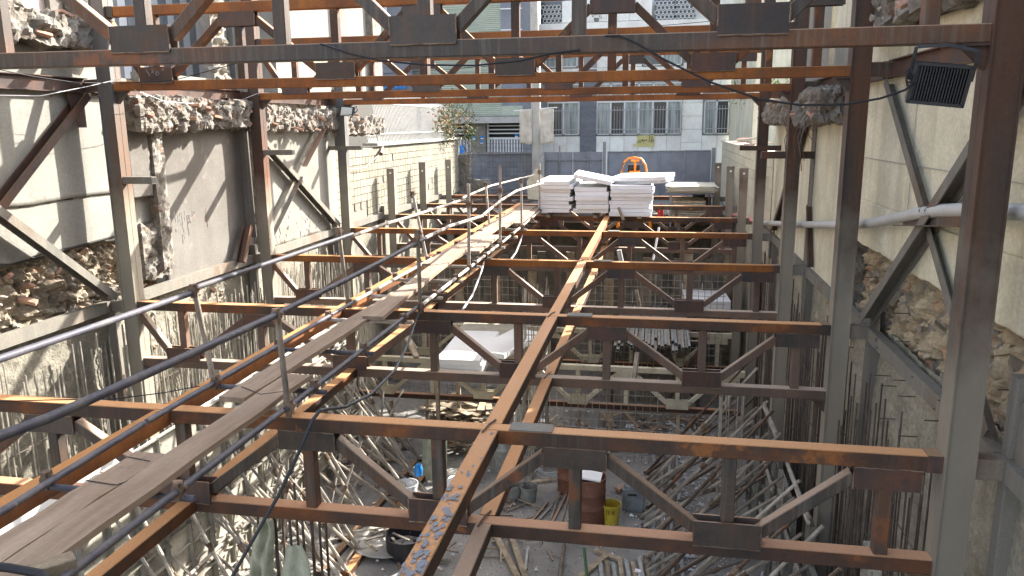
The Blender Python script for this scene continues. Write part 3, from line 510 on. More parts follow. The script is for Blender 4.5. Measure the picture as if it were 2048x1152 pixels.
for i, y in enumerate(ty):
    xa = xl-0.06+(0.15 if y > 12 else 0); t = thing('scaffold_transom', (xa, y, zl-.048), '%s transom tube under the planks counted from the camera' % ORD[i], 'scaffold tube', 'scaffold transoms')
    part(MB().tube((xa, y, zl-.049), (xr+.10, y, zl-.049), .022, 10), 'tube', M_pipe if y < 8 else M_pipew, t, True)
    for xx in (xl+(0.1 if y > 12 else 0), xr): part(coupler_mb((xx, y, zl)), 'coupler', M_clamp, t)
posts = [  # x, y, z bottom, dx, dy lean, z top, label
    (xl, 5.87, -2.20, -.10, -.02, -1.31, 'leaning left guard post above the first truss, rail clamped on top'),
    (xl-.02, 8.95, -2.20, -.12, .1, -1.24, 'second left guard post, by the second truss'),
    (xl+.05, 12.2, -2.25, -.30, .25, -1.08, 'third left guard post, tall and leaning near the third truss'),
    (xl+.22, 16.3, -2.2, -.12, .2, -1.22, 'fourth left guard post, thin and pale'),
    (xr, 5.41, -2.24, -.03, -.02, -1.38, 'right guard post standing on the ledger at the nearest truss'),
    (xr+.03, 8.85, -2.22, 0, 0, -1.23, 'right guard post at the second truss with a bolted coupler foot'),
    (xr, 11.5, -2.24, 0.02, 0, -0.86, 'tall right guard post between second and third trusses'),
    (xr-.03, 14.1, -2.2, .02, 0, -0.72, 'tall right guard post beyond the third truss'),
    (xr-.05, 16.6, -2.2, 0, 0, -1.12, 'right guard post by the fourth truss'),
    (xr-.1, 19.6, -2.25, 0, 0, -0.95, 'farthest right guard post beside the polystyrene')]
for x, y, z0, dx, dy, z1, lab in posts:
    t = thing('guard_post', (x, y, z0), lab, 'scaffold post', 'walkway guard posts')
    part(MB().tube((x, y, z0), (x+dx, y+dy, z1), .024, 10), 'tube', M_propd if y < 9 else M_pipew, t, True)
    part(coupler_mb((x+.01, y, zl), s=1.1), 'coupler', M_clamp, t); part(coupler_mb((x+dx, y+dy, min(z1-.03, -1.17 if x > -3.2 else z1-.03))), 'coupler', M_clamp, t)
def onx(pts, X0, X1):
    out = []
    for i, (x, y) in enumerate(pts): out.append(ax(x, y, X0+(X1-X0)*i/(len(pts)-1)))
    return out
pipe('guard_rail', onx([(-60, 738), (175, 658), (392, 583)], -3.80, -3.82), .024, M_pipe, 'left guard rail length from the left edge to the first leaning post', 'scaffold tube', 'guard rails')
pipe('guard_rail', onx([(392, 575), (540, 525), (705, 468)], -3.82, -3.83), .024, M_pipe, 'left guard rail length between first and second posts', 'scaffold tube', 'guard rails')
pipe('guard_rail', onx([(705, 472), (770, 448), (815, 435), (930, 398)], -3.83, -3.85), .024, M_pipew, 'pale left guard rail length crossing the fourth truss', 'scaffold tube', 'guard rails')
pipe('guard_rail', onx([(925, 396), (980, 372), (1068, 350)], -3.8, -3.7), .024, M_pipew, 'farthest pale left guard rail length', 'scaffold tube', 'guard rails')
pipe('guard_rail', onx([(-80, 903), (100, 835), (300, 745), (550, 631)], -2.92, -2.83), .026, M_pipe, 'right guard rail length sweeping from the left edge to the nearest post', 'scaffold tube', 'guard rails')
pipe('guard_rail', onx([(550, 630), (705, 553), (848, 478)], -2.83, -2.79), .024, M_pipe, 'right guard rail length between first and second posts', 'scaffold tube', 'guard rails')
pipe('guard_rail', onx([(850, 476), (900, 452), (965, 432)], -2.79, -2.78), .024, M_pipew, 'right guard rail length with a kink before the tall post', 'scaffold tube', 'guard rails')
pipe('guard_rail', onx([(966, 430), (1000, 402), (1032, 382), (1085, 366)], -2.78, -2.8), .024, M_pipew, 'far right guard rail length rising to the polystyrene', 'scaffold tube', 'guard rails')
for (x, y, w_) in ((54, 752, 1),):
    pass
def plank(x0, y0, x1, y1, w, z, label, th=.042, dz=0.0, m=None):
    d = Vector((x1-x0, y1-y0, dz)); 
    b = MB(); n = 8; L = d.length; sd = Vector((d.y, -d.x, 0)).normalized(); prev = None; pts = []
    for i in range(n+1):
        p = Vector((x0, y0, z))+d*i/n+Vector((0, 0, 0.006*math.sin(i*2.3+x0*7)))
        pts.append([p-sd*w/2, p+sd*w/2, p+sd*w/2+Vector((0, 0, th)), p-sd*w/2+Vector((0, 0, th))])
    vs_ = [q for r in pts for q in r]; fs_ = []
    for i in range(n):
        for j in range(4): fs_.append((i*4+j, i*4+(j+1) % 4, i*4+4+(j+1) % 4, i*4+4+j))
    fs_ += [(3, 2, 1, 0), (n*4, n*4+1, n*4+2, n*4+3)]
    return tag(b.add(vs_, fs_).obj('walkway_plank', m or M_wood), label, 'plank', 'walkway planks')
plank(-3.00, 2.55, -2.985, 6.0, .225, -2.125, 'long grey brown plank, right one of the two at the bottom left')
plank(-3.235, 2.7, -3.215, 4.28, .215, -2.125, 'shorter plank left of the long one, ending before the nearest truss')
plank(-3.25, 5.35, -3.16, 9.25, .22, -2.125, 'narrow plank running from the nearest truss to the second truss', dz=.02)
plank(-3.02, 7.9, -3.20, 12.5, .23, -2.075, 'sunlit plank laid over the end of the narrow one at the second truss', dz=.03)
plank(-3.22, 11.9, -3.22, 16.0, .23, -2.10, 'sunlit plank crossing the third truss with a lifted end', dz=.05)
plank(-3.42, 11.4, -3.40, 15.2, .20, -2.125, 'second plank beside it left of the third truss')
plank(-2.98, 12.6, -3.02, 14.6, .20, -2.10, 'short plank right of the walkway past the third truss')
plank(-3.15, 15.7, -3.15, 19.9, .24, -2.09, 'far sunlit plank, right of the last pair')
plank(-3.42, 15.3, -3.38, 20.1, .22, -2.11, 'far sunlit plank, left of the last pair')
plank(-2.95, 16.6, -3.0, 20.2, .16, -2.12, 'narrow far plank against the right ledger')
# wire ties round the two near planks
for pts, lab in (([(-3.35, 3.85, -2.08), (-3.12, 3.82, -2.078), (-3.10, 3.9, -2.09)], 'rusty tie wire across the shorter near plank'), ([(-3.3, 5.60, -2.078), (-3.05, 5.45, -2.078), (-2.88, 5.55, -2.078)], 'rusty tie wire across the planks just before the nearest truss'), ([(-3.34, 4.2, -2.078), (-3.13, 4.16, -2.078)], 'thin wire near the end of the shorter plank')):
    pipe('tie_wire', pts, .0035, M_rebar, lab, 'wire', None, 6)
tag(MB().bar(az(60, 1160, -2.14), az(150, 1130, -2.14), .10, .12).obj('wood_block', M_wood2), 'sawn timber block end at the bottom left corner', 'wood block')
pipe('black_hose', [az(-60, 1128, -2.0), az(20, 1136, -2.02), az(85, 1148, -2.04), az(100, 1175, -2.06)], .022, M_black, 'thick black cable end at the bottom left corner', 'cable')

# ================================================================ ground, pit floor
def st(o): o['kind'] = 'structure'; return o
fl = sheet('pit_floor', M_floor, 0, 0, 1, 0, 1, 1, lambda y, z: 0, 1)   # replaced below by a real grid
bpy.data.objects.remove(fl)
vs_, fs_ = [], []; nx, ny = 90, 250
for j in range(ny+1):
    for i in range(nx+1):
        x = -8.2+11.8*i/nx; y = 1.5+28.0*j/ny; vs_.append((x, y, -7.0+0.018*noise.fractal(Vector((x*1.3, y*1.3, 0)), 1, 2, 4)))
for j in range(ny):
    for i in range(nx): a = j*(nx+1)+i; fs_.append((a, a+1, a+nx+2, a+nx+1))
st(MB().add(vs_, fs_).obj('pit_floor', M_floor, None, True))
st(MB().add([(-120, 29.0, -2.95), (120, 29.0, -2.95), (120, 260, -2.95), (-120, 260, -2.95)], [(0, 1, 2, 3)]).obj('street', M_street))
st(MB().add([(-120, -60, -7.2), (120, -60, -7.2), (120, 29.2, -7.2), (-120, 29.2, -7.2)], [(0, 1, 2, 3)]).obj('ground', M_earth))
sg = MB(); sg.box(-9, 4, 39.2, 42, -2.95, -2.82); st(sg.obj('pavement', M_conc))

# ================================================================ left neighbour wall
rw = thing('neighbour_wall', (-7.6, 10, -7), 'long left party wall with white plaster, broken ledges and sprayed concrete below, in sun with truss shadows', 'wall')
def shot2(a, sd):
    f = shot_fn(a, sd)
    def g(y, z):
        p = Vector((y*11, z*11, sd)); return f(y, z)+.016*noise.fractal(p, .7, 2.2, 2)
    return g
sheet('sprayed_concrete', M_shot, -7.33, 4.5, 12.0, -6.2, -2.38, 0.035, shot2(0.05, 3.1), 1, rw); sheet('sprayed_concrete', M_shot, -7.345, 11.9, 30.0, -7.1, -2.38, 0.08, shot_fn(0.05, 3.1), 1, rw); sheet('sprayed_concrete', M_shot, -7.345, 2.0, 12.1, -7.1, -6.1, 0.1, shot_fn(0.05, 3.1), 1, rw)
# stony earth face under the white plaster in the near bay
p_ = sheet('stony_face', M_earth, -7.42, 2.0, 10.45, -2.62, -1.40, 0.028, rock_fn(0.16, 6.0, 1.3), 1, rw)
p_ = sheet('stony_face', M_earth, -7.40, 9.9, 13.6, -3.2, -2.30, 0.03, rock_fn(0.12, 4.5, 5.3), 1, rw)
p_ = sheet('stony_face', M_earth, -7.40, 13.2, 17.0, -3.3, -2.38, 0.04, rock_fn(0.10, 4.5, 8.3), 1, rw)
def pl_edge(zb, zt, amp, seed, sc=1.5):
    def e(y):
        return (zb+amp*noise.fractal(Vector((y*sc, seed, 0)), 0.9, 2.2, 4), zt+0.5*amp*noise.fractal(Vector((y*sc, seed+9, 0)), 0.9, 2.2, 4)); 
    return e
def plast(name, m, X, y0, y1, e, wav=0.008, res=0.07, th=0.05, seed=0):
    o = sheet(name, m, X, y0, y1, 0, 2.4, res, lambda y, z: wav*noise.fractal(Vector((y*.8, z*.8, seed)), 1, 2, 3), 1, None, e)
    so = o.modifiers.new('thick', 'SOLIDIFY'); so.thickness = th; so.offset = 0
    return at(rw, o)
# near bay: upper plaster field, a crack step, then a lower thicker band
plast('plaster_field', M_plasterL, -7.27, 2.0, 9.80, lambda y: (-0.86+0.05*noise.fractal(Vector((y*1.1, 2, 0)), .9, 2.2, 4), 0.98), .006)
plast('plaster_field', M_plasterL, -7.30, 2.0, 9.75, pl_edge(-1.48, -0.80, 0.06, 3.0), .010)
plast('plaster_field', M_plasterL, -7.31, 9.5, 10.45, pl_edge(-1.38, 0.5, 0.10, 5.0), .012)
# rounded grey render return and broken pier between the bays
plast('grey_render', M_plasterG, -7.22, 9.80, 10.25, lambda y: (-0.95, 0.18+.12*noise.noise(Vector((y*9, 0, 0)))), .02, .04, .09, 4)
at(rw, blob('broken_pier', M_rubble, -7.36, -7.14, 10.28, 10.52, -2.05, 0.12, .035, .035, 9, 2))
at(rw, blob('broken_pier', M_rubble, -7.42, -7.22, 9.95, 10.60, -2.15, -1.35, .03, .05, 8, 5))
part(MB().box(-7.31, -7.235, 10.53, 10.68, -1.9, 0.05), 'pier_edge', M_plasterL, rw)
# recessed bay of bare grey plaster
plast('recessed_plaster', M_plasterG, -7.315, 10.55, 13.25, pl_edge(-2.42, 0.02, 0.07, 7.0), .010)
part(MB().bar((-7.22, 13.02, -1.95), (-7.24, 13.02, 0.0), .16, .14, up=(0, 1, 0), ch=.05), 'pilaster', M_plasterG, rw)
at(rw, blob('broken_pier', M_rubble, -7.34, -7.16, 13.32, 13.52, -2.3, 0.25, .04, .04, 8, 12))
plast('plaster_field', M_plasterL, -7.30, 13.4, 17.15, pl_edge(-2.28, 0.0, 0.06, 9.0), .008)
# broken floor slab edges that once ran along the wall
at(rw, blob('broken_ledge', M_rubble, -7.75, -7.02, 2.0, 9.42, 1.00, 1.34, .035, .11, 5, 1))
at(rw, blob('broken_ledge', M_rubble, -7.55, -6.98, 9.85, 10.9, -0.02, 0.42, .026, .09, 6, 3))
at(rw, blob('broken_ledge', M_rubble, -7.60, -7.02, 10.8, 13.15, 0.02, 0.42, .026, .08, 6, 4))
at(rw, blob('broken_ledge', M_rubble, -7.55, -7.05, 13.3, 17.2, -0.02, 0.34, .03, .08, 6.5, 6))
at(rw, blob('broken_ledge', M_rubble, -7.65, -7.00, 17.2, 19.75, -0.16, 0.18, .05, .09, 6, 7))
scatter(rw, 90, (-7.12, -6.98, 9.9, 13.1, 0.05, 0.45), .04, .13, .12, .5)
scatter(rw, 80, (-7.12, -6.98, 13.2, 19.6, -0.1, 0.3), .04, .13, .10, .5)
scatter(rw, 50, (-7.3, -7.0, 5.0, 9.4, 1.05, 1.40), .07, .2, .1, .8)
scatter(rw, 110, (-7.42, -7.36, 5.5, 10.4, -2.45, -1.55), .04, .12, .10, .8)
scatter(rw, 26, (-7.38, -7.32, 10.0, 13.2, -2.9, -2.35), .04, .12, .1, .8)
# set back storey above the ledges
su = thing('set_back_house', (-9, 10, 0), 'sunlit pinkish house storey set back above the left broken ledge', 'building')
part(MB().box(-8.2, -7.7, 1.0, 9.2, 1.2, 3.6), 'wall', M_plaid, su)
for y in (6.55, 7.35, 8.15): part(MB().box(-7.70, -7.69, y, y+.012, 1.2, 3.6), 'panel_joint', M_facd, su)
part(MB().box(-8.3, -7.62, 9.2, 9.42, 1.2, 3.6), 'corner_pier', M_plasterG, su)
at(su, blob('broken_pier', M_rubble, -7.8, -7.5, 9.5, 9.78, 1.2, 2.2, .05, .05, 7, 21))
# brick courses left standing over the middle ledges
def brick_field(root, X, y0, y1, z0, z1, my, p_skip=.06, bw=.22, bh=.062):
    r = int((z1-z0)/(bh+.012)); c = int((y1-y0)/(bw+.012))
    b = MB().box(X-.2, X-.02, y0, y1, z0, z1); part(b, 'mortar_bed', M_mortar, root)
    me = MB().box(-.045, 0, 0, bw, 0, bh).mesh('brick', my)
    for j in range(r):
        for i in range(c):
            if random.random() < p_skip: continue
            o = link(me, 'brick', None, (X+random.uniform(-.012, .012), y0+(i+.5*(j % 2))*(bw+.012), z0+j*(bh+.012))); at(root, o)
bw_ = thing('brick_wall', (-7.5, 11.5, .4), 'low buff brick wall standing on the broken ledge between second and third left columns', 'wall')
brick_field(bw_, -7.42, 9.95, 12.9, .40, .70, M_ybrick[0] if isinstance(M_ybrick, tuple) else M_ybrick)
part(MB().box(-7.45, -7.32, 10.4, 12.3, .44, .80), 'plaster_remnant', M_plasterL, bw_)
bw2 = thing('brick_wall', (-7.5, 15, .3), 'pale brick remnant on the ledge between third and fourth left columns', 'wall')
brick_field(bw2, -7.40, 13.5, 17.0, .32, .62, M_ybrick)
bs = thing('brick_pier', (-7.9, 13, 1), 'buff stone pier standing above the third left column', 'pier')
for j in range(14):
    zc = .72+j*.17
    for i in range(2):
        me = random.choice(STONES); o = link(me, 'stone', None, (-8.02+.02*random.random(), 13.62+.21*i+.1*(j % 2), zc), (0, 0, random.uniform(-.3, .3)), (.26, .25, .22)); at(bs, o)
part(MB().box(-8.2, -8.0, 13.55, 14.0, .6, 3.2), 'mortar_core', M_mortar, bs)
sf = thing('striped_house', (-9.2, 16, 0), 'house front with vertical white and grey marble stripes seen above the left ledge', 'building')
yy = 13.0
part(MB().box(-12.2, -11.35, 12, 23.3, 0.3, 9), 'wall', M_plaid, sf)
for i in range(34):
    w_ = .27+.02*(i % 3); part(MB().box(-11.35, -11.31-.01*(i % 2), yy, yy+w_-.01, 0.3, 8.5), 'marble_strip', M_stripew if i % 2 else M_stripeg, sf); yy += w_+.0
wf = thing('white_house', (-9, 20, 0), 'tall bright white rendered house wall with fine vertical cracks behind the third left column', 'building')
part(MB().box(-9.6, -8.6, 17.2, 23.4, -0.1, 9.0), 'wall', M_plasterL, wf); part(MB().box(-9.7, -8.35, 20.6, 20.95, -.1, 9.0), 'drain_pipe_chase', M_plasterG, wf)
part(MB().box(-9.7, -8.40, 23.1, 23.8, -.1, 9.0), 'brick_corner', M_rubble, wf)

# ---------- low tiled yard wall at the far left, with its leaning railing
tw = thing('tiled_wall', (-7.4, 23, -2.4), 'low far left yard wall of cream tiles with a broken end', 'wall')
part(MB().box(-7.55, -7.31, 17.15, 28.9, -2.45, -0.55), 'wall_core', M_mortar, tw)
part(MB().box(-7.62, -7.20, 19.8, 28.9, -0.50, -0.43), 'coping', M_conc, tw)
TW, TH = .215, .185; me = MB().box(0, .022, .009, TW-.009, .009, TH-.009).mesh('tile', M_tile); rest = MB(); cnt = 0
for i in range(54):
    for j in range(10):
        y = 17.15+i*TW; z = -2.42+j*TH
        if random.random() < .012: continue
        if y < 18.9 and z < -2.42+.3+random.random()*.2 and y > 17.6: continue
        if cnt < 300:
            o = link(me, 'tile', None, (-7.31+random.uniform(0, .004), y+(j % 2)*0.0, z)); at(tw, o); cnt += 1
        else: rest.box(-7.31, -7.288, y+.006, y+TW-.006, z+.006, z+TH-.006)
o = part(rest, 'far_tiles', M_tile, tw); o['kind'] = 'stuff'
at(tw, blob('broken_end', M_plasterG, -7.5, -6.9, 28.7, 29.1, -3.0, -1.1, .06, .08, 4, 3))
at(tw, blob('broken_end', M_plasterG, -6.9, -6.2, 28.7, 29.0, -3.0, -2.0, .06, .10, 4, 6))
rl = thing('railing', (-7.45, 24, -.4), 'leaning railing of closely spaced white bars on top of the tiled wall', 'railing')
n = 0
for i in range(74):
    y = 19.85+i*.122
    top = .62 if 1 else 0
    if i < 6: top = -.02
    part(MB().bar((-7.45, y, -.43), (-7.60, y+.02, top), .016, .012), 'bar', M_wframe, rl); n += 1
part(MB().bar((-7.42, 19.8, -.20), (-7.42, 28.8, -.20), .05, .02), 'lower_rail', M_wframe, rl); part(MB().bar((-7.58, 20.4, .62), (-7.58, 26.2, .62), .05, .02), 'upper_rail', M_wframe, rl)
for i in range(46): part(MB().bar((-7.60, 20.5+i*.17, .62), (-8.25, 20.95+i*.17, .98), .014, .014), 'slanting_bar', M_wframe, rl)
part(MB().box(-9.5, -9.3, 17, 40, -2.95, .9), 'backing_wall', M_plasterG, rl) if 0 else None
yw = thing('yard_wall', (-8.3, 24, -2.9), 'rendered wall behind the white bar railing, shade painted into its dark colour', 'wall'); part(MB().box(-8.5, -8.3, 20.0, 30.0, -2.95, .95), 'wall', M_dim, yw)

# ---------- creeper / young tree hanging over the far end of the railing
tr = thing('creeper', (-7.4, 28.4, -.5), 'straggling vine with green and orange leaves at the far end of the white railing', 'plant')
rg = random.Random(5)
stems = MB()
for s_ in range(9):
    p0 = Vector((-7.2+rg.uniform(-.2, .4), 27.6+rg.uniform(-.8, 1.2), -.5)); pts = [p0]
    for i in range(6): pts.append(pts[-1]+Vector((rg.uniform(-.12, .18), rg.uniform(-.25, .25), rg.uniform(.05, .36))))
    stems.path(pts, .012, 5)
    for q in (0,): stems.path([pts[0], pts[0]+Vector((.25, .3, -.5)), pts[0]+Vector((.3, .35, -.95))], .008, 5)
part(stems, 'stem', M_bark, tr)
def leaves(n, box_, sz, rg):
    b = MB()
    for i in range(n):
        k = rg.randrange(len(box_)); c, r = box_[k]; d = Vector((rg.gauss(0, 1), rg.gauss(0, 1), rg.gauss(0, 1)))*0.5
        p = Vector((c[0]+d.x*r[0], c[1]+d.y*r[1], c[2]+d.z*r[2])); a = Vector((rg.gauss(0, 1), rg.gauss(0, 1), rg.gauss(0, 1))).normalized()*sz*rg.uniform(.6, 1.4); e = a.cross(Vector((rg.gauss(0, 1), rg.gauss(0, 1), rg.gauss(0, 1)))).normalized()*a.length*.38
        b.add([p-a, p+e, p+a, p-e], [(0, 1, 2, 3)])
    return b
BX = [((-7.15, 26.0, .25), (.3, .6, .5)), ((-7.2, 27.4, .45), (.4, .9, .6)), ((-7.1, 26.6, -.15), (.25, .5, .5)), ((-7.0, 28.6, .1), (.4, .8, .8)), ((-6.9, 29.0, -.3), (.3, .5, .5))]
part(leaves(700, BX, .055, rg), 'green_leaves', M_leaf, tr)['kind'] = 'stuff'; part(leaves(420, BX[:4], .055, rg), 'orange_leaves', M_leafo, tr)['kind'] = 'stuff'

def crack(root, pts, X, sg, r=.006, m=None, nm='crack'):
    P = []
    for (y, z) in pts: P.append((X, y+random.uniform(-.015, .015), z+random.uniform(-.012, .012)))
    part(MB().path(P, r, 4), nm, m or M_roof, root)
M_redm = flat('faded_red_marker', (.42, .16, .14), .8); M_whm = flat('white_plaster_splash', (.72, .71, .68), .9)
crack(rw, [(7.9, -.865), (8.2, -.84), (8.5, -.85), (8.75, -.86)], -7.262, 1, .008); crack(rw, [(9.15, -.83), (9.4, -.77), (9.65, -.78)], -7.262, 1, .008)
crack(rw, [(2.5, -1.5), (6.5, -1.49), (7.5, -1.51), (8.7, -1.47), (9.7, -1.44)], -7.28, 1, .016)
for pts in ([(11.75, -1.28), (11.72, -1.42), (11.74, -1.60)], [(10.92, -1.3), (11.0, -1.42), (11.2, -1.44), (11.42, -1.38)], [(10.9, -1.28), (10.98, -1.40)], [(15.9, -1.25), (16.1, -1.22)], [(15.1, -1.28), (15.3, -1.32), (15.4, -1.22)]): crack(rw, pts, -7.293, 1, .004, M_redm, 'red_mark')
for i in range(40):
    y = random.gauss(11.1, .15); z = -1.25-abs(random.gauss(0, .2)); crack(rw, [(y, z), (y+random.uniform(-.02, .02), z-random.uniform(.02, .14))], -7.287, 1, random.uniform(.003, .009), M_whm, 'plaster_splash')
for i in range(60):
    y = random.uniform(13.6, 16.4); z = random.uniform(-2.25, -1.6); crack(rw, [(y, z), (y+random.uniform(-.02, .02), z-random.uniform(.02, .1))], -7.27, 1, random.uniform(.003, .007), M_mortar if i % 2 else M_whm, 'mortar_splash')
# ================================================================ right neighbour
rr = thing('neighbour_wall', (2.6, 8, -7), 'long right party wall in shade, beige plaster over stony rubble and sprayed concrete', 'wall')
def rplast(name, m, X, y0, y1, e, wav=.008, res=.07, th=.05, seed=0):
    o = sheet(name, m, X, y0, y1, 0, 2.4, res, lambda y, z: wav*noise.fractal(Vector((y*.8, z*.8, seed)), 1, 2, 3), -1, None, e)
    so = o.modifiers.new('thick', 'SOLIDIFY'); so.thickness = th; so.offset = 0; return at(rr, o)
sheet('sprayed_concrete', M_shot2, 2.53, 3.8, 11.0, -6.0, -2.25, 0.033, shot2(0.05, 13.1), -1, rr); sheet('sprayed_concrete', M_shot2, 2.545, 10.9, 30.0, -7.1, -2.25, 0.08, shot_fn(0.05, 13.1), -1, rr); sheet('sprayed_concrete', M_shot2, 2.545, 2.0, 11.1, -7.1, -5.9, 0.1, shot_fn(0.05, 13.1), -1, rr)
sheet('stony_face', M_earth2, 2.64, 2.0, 10.6, -2.75, -1.38, 0.026, rock_fn(0.15, 6.2, 11.3), -1, rr)
sheet('stony_face', M_earth2, 2.60, 10.4, 17.2, -3.0, -2.1, 0.035, rock_fn(0.12, 4.4, 15.3), -1, rr)
rplast('plaster_field', M_plasterR, 2.50, 2.0, 10.35, lambda y: (-0.95, 0.92), .006)
rplast('plaster_band', M_plasterR, 2.475, 2.0, 10.45, pl_edge(-1.44, -0.93, .03, 31.0, 2.5), .006)
rplast('plaster_field', M_plasterR, 2.47, 10.95, 13.1, pl_edge(-2.45, 0.05, .05, 33.0), .006)
rplast('plaster_field', M_plasterR, 2.47, 13.5, 15.6, pl_edge(-2.35, 0.05, .05, 35.0), .006)
rplast('plaster_field', M_plasterR, 2.47, 15.9, 17.5, pl_edge(-2.35, 0.08, .05, 37.0), .006)
part(MB().box(2.44, 2.6, 10.42, 10.9, -2.9, 0.05), 'steel_backed_pier', M_plasterR, rr); part(MB().bar((2.50, 13.3, -2.9), (2.50, 13.3, .1), .12, .34, up=(0, 1, 0)), 'channel_post', M_coldust, rr)
at(rr, blob('broken_pier', M_rubble, 2.46, 2.60, 10.3, 10.55, -2.7, -.05, .04, .04, 8, 15)); at(rr, blob('broken_pier', M_rubble, 2.44, 2.6, 15.6, 15.95, -2.6, -.05, .04, .04, 8, 17))
at(rr, blob('broken_ledge', M_rubble, 2.20, 3.2, 2.0, 9.9, 0.98, 1.35, .035, .10, 5, 8)); at(rr, blob('broken_ledge', M_rubble, 2.12, 2.9, 11.2, 13.2, 0.02, 0.40, .028, .10, 6, 9))
at(rr, blob('broken_ledge', M_rubble, 2.12, 2.9, 13.4, 17.6, 0.0, 0.32, .045, .10, 6, 10))
scatter(rr, 45, (2.12, 2.3, 6.2, 9.8, .95, 1.45), .06, .2, .15, .9); scatter(rr, 70, (2.08, 2.3, 11.2, 17.5, 0.0, 0.42), .05, .18, .12, .9)
scatter(rr, 70, (2.60, 2.66, 5.0, 10.3, -2.3, -1.5), .03, .09, .25, .9, True)
part(MB().box(2.62, 3.2, -1.0, 13.2, 1.2, 4.9), 'upper_wall', M_plasterR, rr); part(MB().box(2.60, 3.0, 10.0, 13.0, .38, 1.25), 'upper_wall', M_plasterL, rr)
part(MB().box(2.66, 3.2, -1.0, 13.3, -7.1, .98), 'wall_core', M_mortar, rr); part(MB().box(2.66, 3.2, 13.35, 17.5, -7.1, .02), 'wall_core', M_mortar, rr)
part(MB().box(2.64, 3.0, 13.6, 16.2, .35, 4.9), 'upper_wall', M_plasterL, rr)
part(MB().box(2.62, 3.3, -8, -1, -7, 4.9), 'upper_wall', M_plasterR, rr)
# hairline cracks (recessed dark slits) in the plaster
for pts, X in (([(5.0, -.95), (10.3, -.93)], 2.447),):
    pass
for y, za, zb in ((8.35, -.9, .3), (6.3, -.9, .9)):
    part(MB().box(2.462, 2.466, y, y+.006, za, zb), 'panel_joint', M_facd, rr)
part(MB().box(2.460, 2.466, 2.0, 10.3, -.43, -.424), 'panel_joint', M_facd, rr)
# bent bars hanging from the broken right slab
for i in range(16):
    y = random.uniform(11.6, 14.2); z = random.uniform(0, .25); L = random.uniform(.2, .9)
    pipe('bent_rebar', [(2.3, y, z), (2.12, y-.15*L, z-.1*L), (2.0, y-.5*L, z-.5*L), (2.02+.1*random.random(), y-.55*L, z-.95*L)], .006, M_rebar, 'thin rusty bar bent out of the broken right slab edge', 'rebar', 'bent bars of the right slab edge', 5)
pipe('fallen_pipe', [ax(1806, 770, 2.2), ax(1700, 620, 2.2)][:1]+[ax(1700, 220, 2.1), ax(1655, 255, 2.15), ax(1610, 272, 2.2)], .014, M_conc, 'thin pale conduit hanging from the right debris ledge', 'conduit') if 0 else None
# low stone wall of the far right yard
lw = thing('stone_wall', (2.6, 23, -2.9), 'low beige stone wall of the far right yard with tiles lying on top', 'wall')
part(MB().box(2.46, 2.66, 17.5, 31.5, -2.9, -.72), 'wall_core', M_mortar, lw)
me = MB().box(-.03, 0, .004, .596, .004, .236).mesh('stone_block', M_tileR)
for i in range(23):
    for j in range(9): at(lw, link(me, 'stone_block', None, (2.46+random.uniform(-.004, .0), 17.5+i*.6+(j % 2)*.0, -2.88+j*.24)))
part(MB().box(2.40, 2.9, 17.5, 31.5, -.72, -.66), 'coping', M_tileR, lw)
for i in range(14):
    y = random.uniform(20.5, 27); tag(MB().box(-.2, .2, -.15, .15, 0, .015).obj('roof_sheet', M_rubble if i % 2 else M_brick), 'flat tile scrap lying on the right yard wall', 'tile scrap', 'tile scraps on the right yard wall').location = (2.65+random.uniform(-.1, .1), y, -.655+i*.017)
rb = thing('side_house', (4, 34, -3), 'plain sunlit cream house wall behind the right yard wall', 'building'); part(MB().box(3.55, 3.95, 31.6, 41.8, -2.95, 7), 'wall', M_plasterR, rb)

for X_, nm in ((-7.27, 'left'), (2.50, 'right')):
    for k in range(5): tag(MB().bar((X_, YT[k]+.1, -7), (X_, YT[k]+.1, -2.1 if k else -1.7), .16, .12, up=(0, 1, 0)).obj('soldier_post', M_coldust), 'dusty vertical pile post on the %s wall behind the %s column' % (nm, ORD[k]), 'steel post', nm+' wall soldier posts')

# ================================================================ the street end: hoarding, gate, pole, houses opposite
hd = thing('sheet_hoarding', (-3.3, 32, -2.95), 'grey painted sheet metal hoarding left of the gate with bent rails', 'hoarding')
for i, x in enumerate((-4.52, -3.95, -3.35, -2.75)):
    part(MB().box(x, x+.575, 32.0, 32.02, -2.95, -1.10), 'sheet_panel', M_gate, hd)
for z in (-1.42, -2.6): part(MB().bar((-4.52, 31.97, z), (-2.15, 31.97, z), .05, .05), 'rail', M_gatef, hd)
for x in (-4.5, -3.9, -2.75): part(MB().bar((x, 31.96, -2.95), (x, 31.96, -.85 if x == -3.9 else -1.1), .05, .05, up=(0, 1, 0)), 'post', M_gatef, hd)
gp = tag(MB().bar((-2.09, 31.93, -2.95), (-2.09, 31.93, -.70), .12, .10, up=(0, 1, 0)).obj('gate_post', M_gatef), 'tall grey post between the hoarding and the folding gate', 'post')
gt = thing('folding_gate', (0, 32, -2.95), 'blue grey folding sheet steel gate of four leaves closing the far end', 'gate')
gx = [-1.97, -.95, .06, 1.06, 2.08]
for i in range(4):
    a, b_ = gx[i]+.02, gx[i+1]-.02; zt = -1.10+.012*i; lf = part(MB().box(a, b_, 32.0, 32.015, -2.85, zt), 'leaf', M_gate, gt)
    for (p, q) in (((a, zt), (b_, zt)), ((a, -2.83), (b_, -2.83)), ((a, -2.85), (a, zt+.02)), ((b_, -2.85), (b_, zt+.02))):
        fo = MB().bar((p[0], 31.985, p[1]), (q[0], 31.985, q[1]), .045, .045, up=(0, 1, .01)).obj('leaf_frame', M_gatef); fo.parent = lf
    ho = MB().tube(((a+b_)/2+.4, 31.96, -1.95), ((a+b_)/2+.4, 31.96, -2.1), .012, 6).obj('handle', M_gatef); ho.parent = lf
